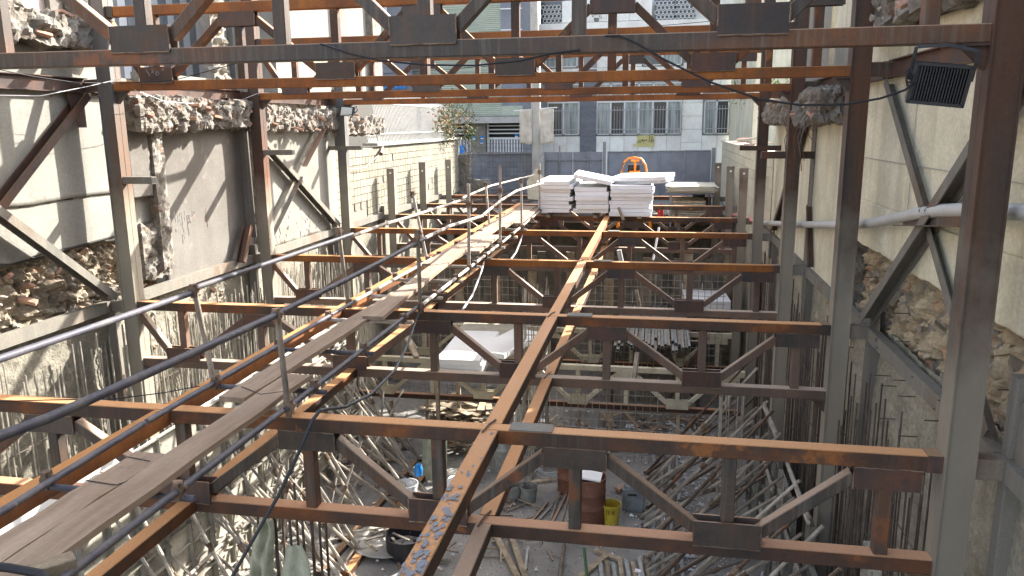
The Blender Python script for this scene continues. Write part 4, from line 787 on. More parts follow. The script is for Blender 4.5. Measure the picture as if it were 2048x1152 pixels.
tag(MB().bar((2.17, 31.9, -2.95), (2.17, 31.9, -.95), .14, .14, up=(0, 1, 0)).obj('gate_post', M_gatef), 'grey post at the right end of the folding gate', 'post')
# tiled dark wall with wire mesh, left of the pole
dw = thing('yard_gate_wall', (-6.5, 32.2, -2.95), 'shaded grey tiled wall behind wire mesh left of the concrete pole', 'wall')
part(MB().box(-7.9, -5.05, 32.1, 32.3, -2.95, -1.18), 'wall_core', M_facd, dw)
me = MB().box(.006, .294, -.015, 0, .006, .294).mesh('tile', M_gate)
for i in range(9):
    for j in range(6): at(dw, link(me, 'tile', None, (-7.85+i*.31, 32.10+random.uniform(-.004, .002), -2.93+j*.295)))
part(MB().box(-7.95, -5.0, 32.0, 32.35, -1.18, -1.10), 'coping', M_gatef, dw)
ms = thing('wire_mesh', (-6.4, 31.7, -2.95), 'slack wire mesh fence hanging in front of the shaded tiled wall', 'fence')
for i in range(20): part(MB().path([(-7.8+i*.145, 31.75, -2.7), (-7.8+i*.145+.02*math.sin(i), 31.7, -1.7), (-7.8+i*.145+.04*math.sin(i*2), 31.78, -.55-.25*(i % 3 == 0))], .005, 4), 'wire', M_rebar, ms)
for j in range(11): part(MB().path([(-7.85, 31.74, -2.6+j*.19), (-6.4, 31.7, -2.63+j*.19+.02*math.sin(j)), (-5.05, 31.74, -2.6+j*.185)], .005, 4), 'wire', M_rebar, ms)
# concrete lamp pole
pl = thing('concrete_pole', (-4.8, 31.6, -2.95), 'round concrete utility pole standing between hoarding and shaded wall', 'utility pole')
part(MB().tube((-4.75, 31.6, -2.95), (-4.88, 31.6, 5.2), .22, 16, .16), 'shaft', M_conc, pl, True)
part(MB().path([(-4.45, 31.5, -2.2), (-4.42, 31.45, -1.3), (-4.5, 31.4, -1.1), (-4.6, 31.38, -1.3)], .012, 5), 'bent_wire', M_rebar, pl)
part(MB().bar((-5.7, 31.5, .55), (-3.95, 31.5, .66), .04, .04), 'cloth_bar', M_wframe, pl)
def cloth_mb(x0, x1, y, z0, z1, seed, fold=.05, nx=14, nz=16, taper=.0):
    vs_, fs_ = [], []; xm = (x0+x1)/2
    for j in range(nz+1):
        for i in range(nx+1):
            u = i/nx; v = j/nz; wv_ = 1 if taper <= 0 else (.30+.70*min(1, v*1.6)**.7)*(1+.25*math.sin(v*5+seed)); x = xm+(x1-x0)*(u-.5)*wv_+(taper*.12*math.sin(v*4+seed)); vs_.append((x+.02*wob((u*3, v*2, seed)), y+fold*math.sin(u*11+seed+v*2)*(.4+v*.2)+fold*wob((u*2, v*3, seed), 1.5), z1+(z0-z1)*v+(.03+taper*.16)*math.sin(u*5+seed)*v))
    for j in range(nz):
        for i in range(nx): a = j*(nx+1)+i; fs_.append((a, a+1, a+nx+2, a+nx+1))
    return MB().add(vs_, fs_)
for x0, x1, sd, lab in ((-5.45, -4.95, 1, 'dusty canvas hanging left of the concrete pole'), (-4.62, -4.08, 4, 'dusty canvas hanging right of the concrete pole')):
    o = cloth_mb(x0, x1, 31.45, -.75, .60, sd).obj('canvas', M_canvas, None, True); so = o.modifiers.new('t', 'SOLIDIFY'); so.thickness = .01; tag(o, lab, 'canvas')
tag(MB().add([(-5.0, 24.5, -2.3), (-4.45, 24.5, -2.35), (-4.35, 24.6, -1.85), (-4.75, 24.65, -1.35), (-5.05, 24.62, -1.75), (-5.0, 24.53, -2.3), (-4.45, 24.53, -2.35), (-4.35, 24.63, -1.85), (-4.75, 24.68, -1.35), (-5.05, 24.65, -1.75)], [(0, 1, 2, 3, 4), (9, 8, 7, 6, 5), (0, 5, 6, 1), (1, 6, 7, 2), (2, 7, 8, 3), (3, 8, 9, 4), (4, 9, 5, 0)]).obj('board', M_sheet), 'jagged grey board leaning at the foot of the concrete pole', 'board').location = (1.0, 0, 0)

# ---------- white apartment front opposite
wh = thing('apartment_front', (-1, 42, -2.95), 'white stone apartment front across the street with barred ground floor windows', 'building')
part(MB().box(-6.15, 3.9, 42.10, 43.5, -2.95, 8.2), 'wall_core', M_facd, wh)
def panels(x0, x1, z0, z1, nx, nz, y=42.10, m=M_fac, th=.06):
    dx = (x1-x0)/nx; dz = (z1-z0)/nz; me = MB().box(.008, dx-.008, -th, 0, .008, dz-.008).mesh('stone_panel', m)
    for i in range(nx):
        for j in range(nz): at(wh, link(me, 'stone_panel', None, (x0+i*dx, y+random.uniform(-.006, .0), z0+j*dz)))
panels(-4.05+.0, -6.15, -2.95, -.62, 2, 1) if 0 else panels(-6.15, -4.05, -2.95, -.62, 3, 1)
panels(-3.2, 1.18, -2.95, -.62, 6, 1)
panels(1.18, 2.22, -2.95, 3.0, 1, 9); panels(2.22, 3.75, -2.95, -.62, 2, 1); panels(3.60, 3.9, -.62, 2.6, 1, 3)
gb = MB().box(-.01, .84, -.1, .0, 0, .115).mesh('brick_course', M_gbrick)
for j in range(46): at(wh, link(gb, 'brick_course', None, (-4.04, 42.10, -2.95+j*.125)))
def window(x0, x1, z0, z1, ncol, ztr=None, dark=(), bars=True, y=42.06):
    w = thing('w', (0, 0, 0), None, None); bpy.data.objects.remove(w)
    fr = MB()
    zt_ = z1; f = .05
    for (a, b_, c_, d_) in ((x0, x1, z0, z0+f), (x0, x1, z1-f, z1), (x0, x0+f, z0, z1), (x1-f, x1, z0, z1)): fr.box(a, b_, y-.10, y, c_, d_)
    dx = (x1-x0)/ncol
    for i in range(1, ncol): fr.box(x0+i*dx-.045, x0+i*dx+.045, y-.10, y, z0, z1)
    if ztr: fr.box(x0, x1, y-.11, y-.01, ztr-.04, ztr+.04)
    wo = part(fr, 'window', M_wframe, wh)
    for i in range(ncol):
        rows = [(z0+f, (ztr or z1)-.045)]+([(ztr+.04, z1-f)] if ztr else [])
        for r_, (za, zb) in enumerate(rows):
            dk = (i in dark and r_ == 0); g = MB().box(x0+i*dx+.04, x0+(i+1)*dx-.04, y-.03+(.04 if dk else 0), y-.02+(.04 if dk else 0), za, zb).obj('pane', M_glass if dk else M_curt); g.parent = wo; g.matrix_parent_inverse = Matrix()
            g.parent = None; at(wh, g) if False else setattr(g, 'parent', wo)
    if bars:
        zz = ztr or z1; b = MB()
        for z in (z0+.28, zz-.42): b.box(x0-.05, x1+.05, y-.24, y-.22, z-.018, z+.018)
        n = int((x1-x0)/.145)
        for i in range(n+1): x = x0+.05+i*(x1-x0-.1)/n; b.box(x-.010, x+.010, y-.235, y-.215, z0-.02, zz-.25)
        bo = b.obj('window_bars', M_bars); bo.parent = wo
    return wo
window(-3.18, 1.16, -.56, 2.05, 6, 1.12, dark=(1, 4)); window(-5.78, -4.08, -.56, 2.05, 2, 1.12, dark=(0,)); window(2.30, 3.52, -.56, 1.12, 2, None, dark=(1,))
for i in range(3):      # small arched lights over the right window
    a = 2.42+i*.36; b = MB(); pts = [(a+.15+.15*math.cos(t_*math.pi/8), 1.22+.26*math.sin(t_*math.pi/8)) for t_ in range(9)]
    b.add([(x, 42.0, z) for x, z in pts]+[(x, 42.05, z) for x, z in pts], [tuple(range(9)), tuple(range(17, 8, -1))]+[(i_, (i_+1) % 9, 9+(i_+1) % 9, 9+i_) for i_ in range(9)]); part(b, 'arched_light', M_gate, wh)
panels(2.22, 3.9, 1.6, 4.6, 2, 5)
panels(-6.15, 1.18, 2.15, 2.85, 9, 1); window(-5.9, -4.2, 2.9, 4.3, 2, None, (), False); panels(-3.2, -.9, 2.85, 4.95, 3, 3); window(-.85, 1.1, 2.9, 4.1, 2, None, (0,), False); window(1.5, 3.3, 2.9, 4.1, 2, None, (), False)
part(MB().box(-6.2, 3.9, 41.3, 42.05, 4.62, 5.02), 'balcony_slab', M_fac, wh); panels(-6.2, 3.9, 4.24, 4.62, 8, 1, 41.36)
panels(-4.95, -.45, 5.05, 6.1, 4, 1, 41.45)
for x0 in (-6.05, -.35, .62): 
    b = MB()
    for i in range(5):
        for j in range(4):
            cx = x0+.13+i*.20+(.0 if j % 2 else .1); cz = 5.17+j*.22; n_ = 6
            vo = [(cx+.118*math.cos(k*math.pi/3+.52), cz+.118*math.sin(k*math.pi/3+.52)) for k in range(6)]; vi = [(cx+.088*math.cos(k*math.pi/3+.52), cz+.088*math.sin(k*math.pi/3+.52)) for k in range(6)]
            b.add([(x, 41.40, z) for x, z in vo]+[(x, 41.40, z) for x, z in vi]+[(x, 41.46, z) for x, z in vo]+[(x, 41.46, z) for x, z in vi], [(k, (k+1) % 6, 6+(k+1) % 6, 6+k) for k in range(6)]+[(12+k, 18+k, 18+(k+1) % 6, 12+(k+1) % 6) for k in range(6)]+[(6+k, 6+(k+1) % 6, 18+(k+1) % 6, 18+k) for k in range(6)])
    part(b, 'lattice_panel', M_wframe, wh); part(MB().box(x0, x0+1.05, 41.62, 41.65, 5.05, 6.1), 'lattice_back', M_glass, wh)
window(-4.9, -.6, 6.15, 8.0, 4, None, (1,), False)
part(MB().box(-1.1, 3.9, 41.9, 42.1, 5.05, 8.2), 'upper_wall', M_fac, wh)
# air cooler with pot plant on the balcony edge
ac = thing('potted_plant', (-3.2, 41.35, 5.0), 'small green pot plant on the white balcony ledge', 'plant'); part(MB().lathe([(.0, 0), (.10, 0), (.14, .2), (.12, .2)], (-3.2, 41.4, 5.02), 12), 'pot', M_gry, ac)
part(leaves(90, [((-3.2, 41.4, 5.55), (.45, .2, .3))], .10, random.Random(3)), 'foliage', M_leaf, ac)['kind'] = 'stuff'
# yellow sign with hand lettering
sg_ = thing('paper_sign', (-.6, 41.9, -1.2), 'yellow board with dark hand painted Persian words on the white stone below the windows', 'sign')
part(MB().add([(-1.08, 41.98, -1.16), (-.20, 41.98, -1.19), (-.17, 41.98, -.58), (-1.06, 41.98, -.60), (-1.08, 42.02, -1.16), (-.20, 42.02, -1.19), (-.17, 42.02, -.58), (-1.06, 42.02, -.60)], [(0, 1, 2, 3), (7, 6, 5, 4), (0, 4, 5, 1), (1, 5, 6, 2), (2, 6, 7, 3), (3, 7, 4, 0)]), 'board', M_yellow_paper, sg_)
part(MB().add([(-1.32, 41.985, -1.10), (-1.02, 41.985, -1.14), (-1.04, 41.985, -.88), (-1.10, 41.985, -.98)], [(0, 1, 2, 3)]), 'torn_corner', M_yellow_paper, sg_)
def text(body, x, z, size, y, m, root, name='lettering', al='CENTER', rot=(R(90), 0, 0)):
    c = bpy.data.curves.new(name, 'FONT'); c.body = body; c.size = size; c.extrude = .003; c.align_x = al; c.materials.append(m)
    o = bpy.data.objects.new(name, c); COL.objects.link(o); o.location = (x, y, z); o.rotation_euler = rot
    return at(root, o)
# the words 'park = puncture' drawn as brush strokes (ink paths), right to left
def ink(root, strokes, x0, z0, sx, sz, y, r=.014, m=None):
    b = MB()
    for s_ in strokes: b.path([(x0+px_*sx, y, z0+pz_*sz) for px_, pz_ in s_] if len(s_) > 1 else [(x0+s_[0][0]*sx-.004, y, z0+s_[0][1]*sz), (x0+s_[0][0]*sx+.004, y, z0+s_[0][1]*sz)], r, 5)
    part(b, 'lettering', m or M_ink, root)
ink(sg_, [  # پارک
    [(.97, .62), (.965, .50), (.93, .46), (.895, .50)], [(.95, .36)], [(.93, .33)], [(.91, .36)], [(.875, .85), (.872, .50)], [(.845, .58), (.84, .46), (.815, .36), (.79, .34)],
    [(.70, .95), (.755, .78), (.72, .62), (.76, .48), (.70, .44), (.63, .46)],
    [(.52, .60), (.58, .60)], [(.52, .50), (.58, .50)],
    # پنچری
    [(.455, .60), (.45, .50), (.42, .47), (.395, .50), (.39, .58), (.385, .50), (.35, .49), (.31, .62), (.36, .62)], [(.44, .36)], [(.42, .33)], [(.40, .36)], [(.385, .74)], [(.345, .38)], [(.325, .35)], [(.31, .38)],
    [(.31, .60), (.29, .50), (.25, .48), (.235, .56), (.23, .42), (.20, .34)], [(.17, .60), (.12, .56), (.15, .46), (.13, .36), (.07, .36), (.05, .48)]], -1.07, -1.22, .89, .68, 41.97)
part(MB().box(-1.42, -1.24, 42.0, 42.03, -1.22, -.90), 'notice', M_fac, wh)
part(MB().box(-3.72, -3.5, 41.98, 42.03, -1.35, -1.0), 'notice', M_fac, wh) if 0 else None
# faint stencilled marks under the sign
# ---------- green brick house with roller garage door
gh = thing('green_brick_house', (-8, 40, -3), 'pale green brick house with white striped garage door across the street', 'building')
part(MB().box(-15.6, -6.65, 40.1, 44, .35, 9), 'wall_core', M_greenj, gh)
gm = MB().box(0, 2.6, -.06, .0, 0, .078).mesh('brick_course', M_green)
for j in range(66):
    for x in (-11.6, -9.0): 
        if x == -9.0: me_ = bpy.data.meshes.get('gc') or MB().box(0, 1.15, -.06, 0, 0, .078).mesh('gc', M_green)
        at(gh, link(gm if x < -10 else me_, 'brick_course', None, (x if x < -10 else -9.0, 40.1, .46+j*.094)))
part(MB().box(-7.85, -6.75, 40.0, 40.05, .95, 7), 'window_strip', M_gate, gh); 
for z in (2.5, 3.6, 4.6, 5.6): part(MB().box(-7.85, -6.75, 39.96, 40.0, z, z+.06), 'window_rail', M_wframe, gh)
part(MB().box(-7.85, -6.70, 39.99, 40.05, .46, .95), 'sill_band', M_green, gh)
part(MB().box(-10.4, -6.6, 39.2, 40.1, .10, .42), 'canopy', M_conc, gh)
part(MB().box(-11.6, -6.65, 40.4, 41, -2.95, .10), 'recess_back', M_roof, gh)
part(MB().box(-9.42, -8.68, 39.8, 40.3, -2.95, .10), 'stone_pier', M_mortar, gh)
part(MB().box(-6.75, -6.1, 39.9, 40.5, -2.95, 9), 'end_pier', M_gbrick, gh)
gd = part(MB().box(-8.62, -6.78, 40.2, 40.22, -2.95, -.72), 'garage_door', M_gate, gh)
for i in range(13):
    x = -8.60+i*.148; o = MB().box(x, x+.062, 40.15, 40.19, -2.95, -.72).obj('slat', M_wframe); o.parent = gd
o = MB().box(-8.64, -6.76, 40.12, 40.18, -.72, -.62).obj('top_rail', M_wframe); o.parent = gd
for i in range(4): part(MB().box(-8.60, -6.80, 40.16, 40.20, -.45+i*.19, -.39+i*.19), 'transom_bar', M_wframe, gh); part(MB().box(-11.2, -9.45, 40.16, 40.20, -.45+i*.19, -.39+i*.19), 'transom_bar', M_wframe, gh)
part(MB().box(-8.66, -8.58, 40.1, 40.25, -2.95, .1), 'door_frame', M_wframe, gh)
dl = part(MB().box(-10.3, -9.48, 40.2, 40.22, -2.95, -.70), 'side_door', M_gate, gh)
for i in range(5): o = MB().box(-10.28+i*.17, -10.21+i*.17, 40.15, 40.19, -2.95, -.70).obj('slat', M_wframe); o.parent = dl
for x, z, m in ((-9.35, -.72, M_blue), (-8.93, -.70, M_blue), (-8.95, -.93, M_blue), (-7.2, -.62, M_blue)):
    part(MB().box(x, x+.17, 39.76 if x < -8.7 else 40.1, 39.79 if x < -8.7 else 40.12, z, z+.16), 'house_number_plate', m, gh); part(MB().box(x+.01, x+.16, 39.755 if x < -8.7 else 40.095, 39.76 if x < -8.7 else 40.1, z+.0, z+.05), 'plate_band', M_wframe, gh)
bd = tag(MB().box(-10.05, -9.68, 39.4, 39.45, -2.95, -1.0).obj('blue_barrier', M_blue), 'upright blue board beside the striped side door', 'board')
part(MB().box(-16.5, -12.4, 39.6, 44, -2.95, 9), 'grey_brick_wing', M_gbrick, gh); part(MB().box(-14.6, -13.6, 39.5, 39.6, 4.3, 6.2), 'window_frame', M_wframe, gh); part(MB().box(-14.5, -13.7, 39.48, 39.5, 4.4, 6.1), 'window_pane', M_green, gh)
b = MB()
for i in range(8):
    for j in range(2): b.lathe([(.10, 0), (.10, .05)], (0, 0, 0), 10) if 0 else b.tube((-14.2+i*.2, 39.45, 1.93+j*.2), (-14.2+i*.2, 39.42, 1.93+j*.2), .085, 8)
part(b, 'blue_lattice', M_blue, gh)
# wires over the street
for i, (za, zb) in enumerate(((4.3, 4.6), (3.9, 4.1), (2.5, 4.0))):
    pts = [(-14+t_*1.0, 38.0, za+(zb-za)*t_/18-.25*math.sin(math.pi*t_/18)) for t_ in range(19)]
    pipe('overhead_wire', pts, .014, M_black, ('upper', 'middle', 'lower')[i]+' black overhead wire crossing in front of the houses opposite', 'wire', None, 5)
tb = thing('street_tree', (4.2, 36, -3), 'yellow green tree leaves showing over the far right yard wall', 'tree'); part(MB().path([(4.6, 35, -2.9), (4.5, 35, -1), (4.2, 34.9, .4), (3.7, 34.8, .9)], .08, 6), 'trunk', M_bark, tb)
part(leaves(520, [((3.75, 34.8, 1.2), (.9, .6, .5)), ((4.4, 34.8, 1.4), (1.2, .8, .7))], .09, random.Random(9)), 'crown', M_leaf, tb)['kind'] = 'stuff'
# far block behind everything so the street does not end in the void
fb = thing('far_block', (20, 60, -3), 'plain pale housing block beyond the street', 'building'); part(MB().box(6, 40, 60, 62, -3, 12), 'wall', M_plasterR, fb)
fb = thing('far_block', (-40, 55, -3), 'plain pale housing block far to the left', 'building'); part(MB().box(-60, -17, 50, 52, -3, 14), 'wall', M_plasterR, fb)

# ================================================================ pit end wall, things on the far ground
ew = thing('pit_end_wall', (-2, 29, -7), 'sprayed concrete end wall of the pit under the street', 'wall'); part(MB().box(-8.2, 3.2, 29.02, 29.6, -7.1, -2.96), 'wall', M_shot, ew)
st(MB().box(-7.3, 2.45, 26.2, 29.02, -3.25, -2.93).obj('far_platform', M_street))
# polystyrene board stacks on the fifth and sixth trusses
def foam(x0, x1, y0, y1, z0, th, rz, label, name='polystyrene_board', tilt=None, seed=0):
    bm = bmesh.new(); bmesh.ops.create_cube(bm, size=1.0); bmesh.ops.bevel(bm, geom=bm.edges[:], offset=.012, segments=1, affect='EDGES')
    for v in bm.verts: v.co = Vector((v.co.x*(x1-x0), v.co.y*(y1-y0), v.co.z*th)); v.co += Vector((1, 1, .3))*.006*noise.noise(v.co*7+Vector((seed, 0, 0)))
    me = bpy.data.meshes.new('polystyrene_board'); bm.to_mesh(me); bm.free(); me.materials.append(M_foam)
    o = link(me, name, None, ((x0+x1)/2, (y0+y1)/2, z0+th/2), (tilt[0] if tilt else 0, tilt[1] if tilt else 0, rz)); return tag(o, label, 'polystyrene board', 'polystyrene boards')
NTH = ['lowest', 'second from the bottom', 'third from the bottom', 'fourth from the bottom', 'fifth from the bottom', 'sixth from the bottom', 'seventh from the bottom', 'top']
for s_, (x0, x1, n, zb, th) in enumerate(((-2.93, -2.06, 8, -2.20, .098), (-2.03, -1.13, 6, -2.20, .105), (-1.12, -.04, 8, -2.27, .094))):
    for i in range(n):
        j = random.uniform(-.05, .05); foam(x0+j, x1+j+random.uniform(-.10, .0), 19.75+random.uniform(-.05, .07), 22.0, zb+i*(th+.002), th-.003, random.uniform(-.02, .02), '%s board of the %s polystyrene stack on the fifth truss' % (NTH[i] if i < n-1 else 'top', ('left', 'middle', 'right')[s_]), seed=i+s_*9)
foam(-2.10, -1.12, 19.8, 21.6, -1.42, .10, .03, 'polystyrene board propped across the middle and left stacks, sloping down to the right', tilt=(0, .20), seed=50)
foam(-.95, .32, 20.1, 21.3, -1.50, .09, -.25, 'polystyrene board jutting out right of the right stack', tilt=(0, -.06), seed=51)
foam(-1.05, .36, 20.0, 21.4, -1.40, .10, -.18, 'topmost sheet of the right polystyrene stack, overhanging to the right', tilt=(.02, -.03), seed=52)
for i, x in enumerate((-2.7, -1.5, -.4)): tag(MB().bar((x, 19.7, -2.29), (x, 23.2, -2.29), .10, .06).obj('timber_bearer', M_wood2), '%s timber bearer under the polystyrene stacks' % ('left', 'middle', 'right')[i], 'timber', 'bearers under the foam')
tag(MB().bar(ay(1237, 415, 19.55), ay(1247, 440, 19.45), .07, .05).obj('wood_block', M_wood2), 'short pale timber upright against the right polystyrene stack', 'wood block')
# orange poker vibrator / power trowel frame standing behind the foam
vb = thing('plate_compactor', (-1.0, 24.2, -2.3), 'orange tubular handle of a machine standing behind the polystyrene', 'machine')
def V(x, y, Y=24.2): return ay(x, y, Y)
part(MB().path([V(1232, 440), V(1236, 400), V(1243, 345), V(1248, 325), V(1256, 317), V(1270, 315), V(1283, 318), V(1291, 330), V(1297, 370), V(1303, 440)], .033, 8), 'handle_frame', M_orangep, vb, True)
part(MB().path([V(1262, 322), V(1279, 322)], .035, 8), 'cross_bar', M_orangep, vb, True); part(MB().path([V(1270, 322), V(1270, 343)], .035, 8), 'stem', M_orangep, vb, True); part(MB().path([V(1258, 344), V(1280, 344)], .04, 8), 'lower_bar', M_orangep, vb, True)
part(MB().tube(V(1256, 336, 24.35), V(1280, 336, 24.35), .12, 12), 'motor', M_black, vb, True)
for x in (1300, 1235): part(MB().tube(V(x, 440, 24.2), V(x+2, 470, 24.2), .05, 8), 'leg', M_orangep, vb)
# stacked formply sheets on a trestle at the far right
sk = thing('sheet_trestle', (1.0, 25, -2.95), 'steel trestle under the grey board sheets by the right yard wall', 'trestle')
for x in (.45, 1.65):
    for y in (24.2, 25.6): part(MB().bar((x, y, -3.1), (x, y, -2.06), .05, .05, up=(0, 1, 0)), 'leg', M_gatef, sk)
part(MB().bar((.4, 24.2, -2.06), (1.7, 24.2, -2.06), .05, .05), 'top_rail', M_gatef, sk); part(MB().bar((.4, 25.6, -2.06), (1.7, 25.6, -2.06), .05, .05), 'top_rail', M_gatef, sk)
for i in range(7):
    o = MB().box(-.72, .72, -.9, .9, 0, .022).obj('board_sheet', M_sheet); o.location = (1.05+random.uniform(-.06, .06), 24.9+random.uniform(-.06, .06), -2.03+i*.026); o.rotation_euler = (0, 0, random.uniform(-.06, .06)); tag(o, ('%s sheet in the stack of grey boards on the far trestle' % NTH[min(i, 7)]) if i < 6 else 'top sheet in the stack of grey boards on the far trestle', 'board', 'stacked board sheets')
for i in range(9):
    o = MB().box(-.5, .5, -.6, .6, 0, .05).obj('board_sheet', M_sheet if i % 2 else M_wood2); o.location = (.95+random.uniform(-.08, .08), 24.8, -2.92+i*.07); o.rotation_euler = (0, 0, random.uniform(-.05, .05)); tag(o, 'thick board in the low pile beneath the far trestle', 'board', 'boards piled beneath the trestle')
tag(MB().lathe([(0, 0), (.10, 0), (.09, .3), (.03, .45), (0, .46)], (.15, 25.2, -2.93), 12).obj('red_cylinder', flat('red_paint', (.5, .05, .04), .4), None, True), 'small red cylinder beside the far trestle', 'gas cylinder')
tag(MB().lathe([(0, 0), (.2, 0), (.2, .7), (.0, .7)], (1.35, 25.9, -2.93), 12).obj('dark_barrel', M_black, None, True), 'dark barrel under the far trestle', 'barrel')
# tangled reinforcement at the far left
for i in range(46):
    a = Vector((random.uniform(-7.0, -4.6), random.uniform(25.5, 28.6), -2.9+random.uniform(0, .35))); d = Vector((random.uniform(.6, 2.2), random.uniform(-.8, .8), random.uniform(-.05, .5)))
    pipe('scrap_rebar', [a, a+d*.5+Vector((0, 0, .1)), a+d], .010, M_rebar, 'rusty bar in the tangle on the far ground by the shaded wall', 'rebar', 'tangled scrap rebar at the far left', 4)

# ================================================================ rebars against both walls
def rebar_row(X, ys, zt_fn, r, m, label, group, z0=-7.0, lean=.0):
    me = MB().tube((0, 0, 0), (0, 0, 1), r, 5).mesh('rebar', m)
    for y in ys:
        z1 = zt_fn(y); o = link(me, 'rebar', None, (X+random.uniform(-.03, .03), y, z0), (random.uniform(-.012, .012)+lean, random.uniform(-.012, .012), 0), (1, 1, z1-z0)); tag(o, label, 'rebar', group)
rebar_row(-7.08, [5.6+.10*i+random.uniform(-.03, .03) for i in range(115)], lambda y: -2.72+random.uniform(-.25, .16) if y < 10 else -2.62+random.uniform(-.3, .12), .0105, M_rebarw, 'upright reinforcing bar against the sprayed concrete of the left wall', 'left wall starter bars')
rebar_row(-6.85, [8.6+.15*i+random.uniform(-.05, .05) for i in range(60)], lambda y: -2.9+random.uniform(-.5, .2), .0105, M_rebarw, 'upright reinforcing bar in the inner row along the left wall', 'left wall inner bars')
rebar_row(2.30, [5.05+.115*i+random.uniform(-.03, .03) for i in range(40)], lambda y: -2.95+random.uniform(-.45, .35) if y > 6 else -3.3+random.uniform(-.4, .3), .0095, M_rebar, 'upright dark reinforcing bar against the sprayed concrete of the right wall', 'right wall starter bars')
rebar_row(2.28, [9.6+.13*i+random.uniform(-.03, .03) for i in range(62)], lambda y: -2.75+random.uniform(-.3, .25), .0095, M_rebar, 'upright dark reinforcing bar on the far part of the right wall', 'right wall far starter bars')
rebar_row(2.14, [6.6+.16*i for i in range(36)], lambda y: -3.2+random.uniform(-.5, .3), .0095, M_rebar, 'upright dark reinforcing bar in the inner row of the right wall', 'right wall inner bars')
for X, s_ in ((-7.06, 'left'), (2.27, 'right')):
    for j in range(5): pipe('tie_rebar', [(X+(.02 if s_ == 'left' else -.02), 5.2 if s_ == 'right' else 6, -3.6-j*.62), (X, 17, -3.6-j*.62)], .006, M_rebar, 'horizontal tie bar %d rows down on the %s wall reinforcement' % (j+1, s_), 'rebar', s_+' wall tie bars', 5)
# soil nails sticking out of the right rubble
for i in range(24): 
    y = 5.3+random.random()*5; z = -1.75-random.random()*1.3; tag(MB().tube((0, 0, 0), (-.16, 0, .0), .006, 5).obj('soil_nail', M_rebar), 'short nail bar sticking out of the stony right wall', 'rebar', 'nail bars in the right wall').location = (2.52, y, z)
# mesh mats and column cages
def cage(x, y, z0, z1, w, nb, name, label, r=.011, ties=True, m=None):
    c = thing('column_cage', (x, y, z0), label, 'column cage'); k = 0
    for i in range(nb):
        for j in range(nb):
            if 0 < i < nb-1 and 0 < j < nb-1: continue
            xx = x-w/2+w*i/(nb-1); yy = y-w/2+w*j/(nb-1); part(MB().tube((xx, yy, z0), (xx+random.uniform(-.02, .02), yy, z1+random.uniform(-.3, .1)), r, 6), 'bar', m or M_rebarw, c)
    if ties:
        z = z0+.1
        while z < z1-.9:
            part(MB().path([(x-w/2, y-w/2, z), (x+w/2, y-w/2, z), (x+w/2, y+w/2, z), (x-w/2, y+w/2, z), (x-w/2, y-w/2, z)], .006, 4), 'stirrup', M_rebarw, c); z += .16
    return c
cage(-2.55, 16.6, -7, -3.35, .50, 5, 'c', 'tall column cage of pale bars behind the centre of the third truss')
cage(-2.45, 14.4, -7, -5.1, .34, 4, 'c', 'lower column cage right of the polystyrene, splashed pale')
cage(-.15, 21.5, -7, -4.0, .4, 4, 'c', 'far column cage behind the centre of the fourth truss')
cage(1.35, 12.9, -7, -4.3, .35, 4, 'c', 'column cage near the right formwork')
cg = cage(-3.85, 7.35, -7, -3.95, .52, 4, 'c', 'dark bundle of thick starter bars in the lower left foreground', .015, False, M_rebar)
def cloth_thing(x0, x1, y, z0, z1, sd, lab, m, fold=.09, tp=.5):
    o = cloth_mb(x0, x1, y, z0, z1, sd, fold, 22, 30, tp).obj('sack_cloth', m, None, True); so = o.modifiers.new('t', 'SOLIDIFY'); so.thickness = .006; return tag(o, lab, 'cloth')
cloth_thing(-4.20, -3.86, 7.0, -5.2, -4.05, 2, 'pale green sack cloth knotted on the left of the foreground starter bars', M_cloth)
cloth_thing(-3.92, -3.50, 7.02, -5.4, -4.35, 7, 'green sack cloth draped on the right of the foreground starter bars', M_cloth, .07, .3)
# mats of reinforcement in the dark middle
for (x0, x1, y, z0, z1, lab) in ((-6.6, -3.4, 18.9, -7, -3.6, 'upright reinforcing mat behind the left polystyrene'), (-1.9, 1.7, 19.4, -7, -3.5, 'upright reinforcing mat in the middle distance behind the pipe rack'), (-2.1, .2, 15.6, -7, -5.2, 'low reinforcing mat right of the column cage')):
    mt = thing('rebar_mat', ((x0+x1)/2, y, z0), lab, 'rebar mat'); x = x0
    while x < x1: part(MB().tube((x, y, z0), (x, y, z1+random.uniform(-.2, .2)), .007, 4), 'upright_bar', M_rebarw, mt); x += .15
    z = z0+.15
    while z < z1-.1: part(MB().tube((x0-.05, y-.012, z), (x1+.05, y-.012, z), .007, 4), 'cross_bar', M_rebarw, mt); z += .19
# wall forms closing the far middle (timber, and boards with shade in their colour)
bwk = thing('form_wall', (-3, 21.9, -7), 'dark boarded wall form in the shade beyond the middle rebar', 'formwork')
for i in range(34): part(MB().box(-6.9+i*.275, -6.64+i*.275, 22.0+.03*(i % 3), 22.06+.03*(i % 3), -7, -3.7+.12*((i*7) % 3)), 'board', M_formd if i % 4 else M_wood2, bwk)

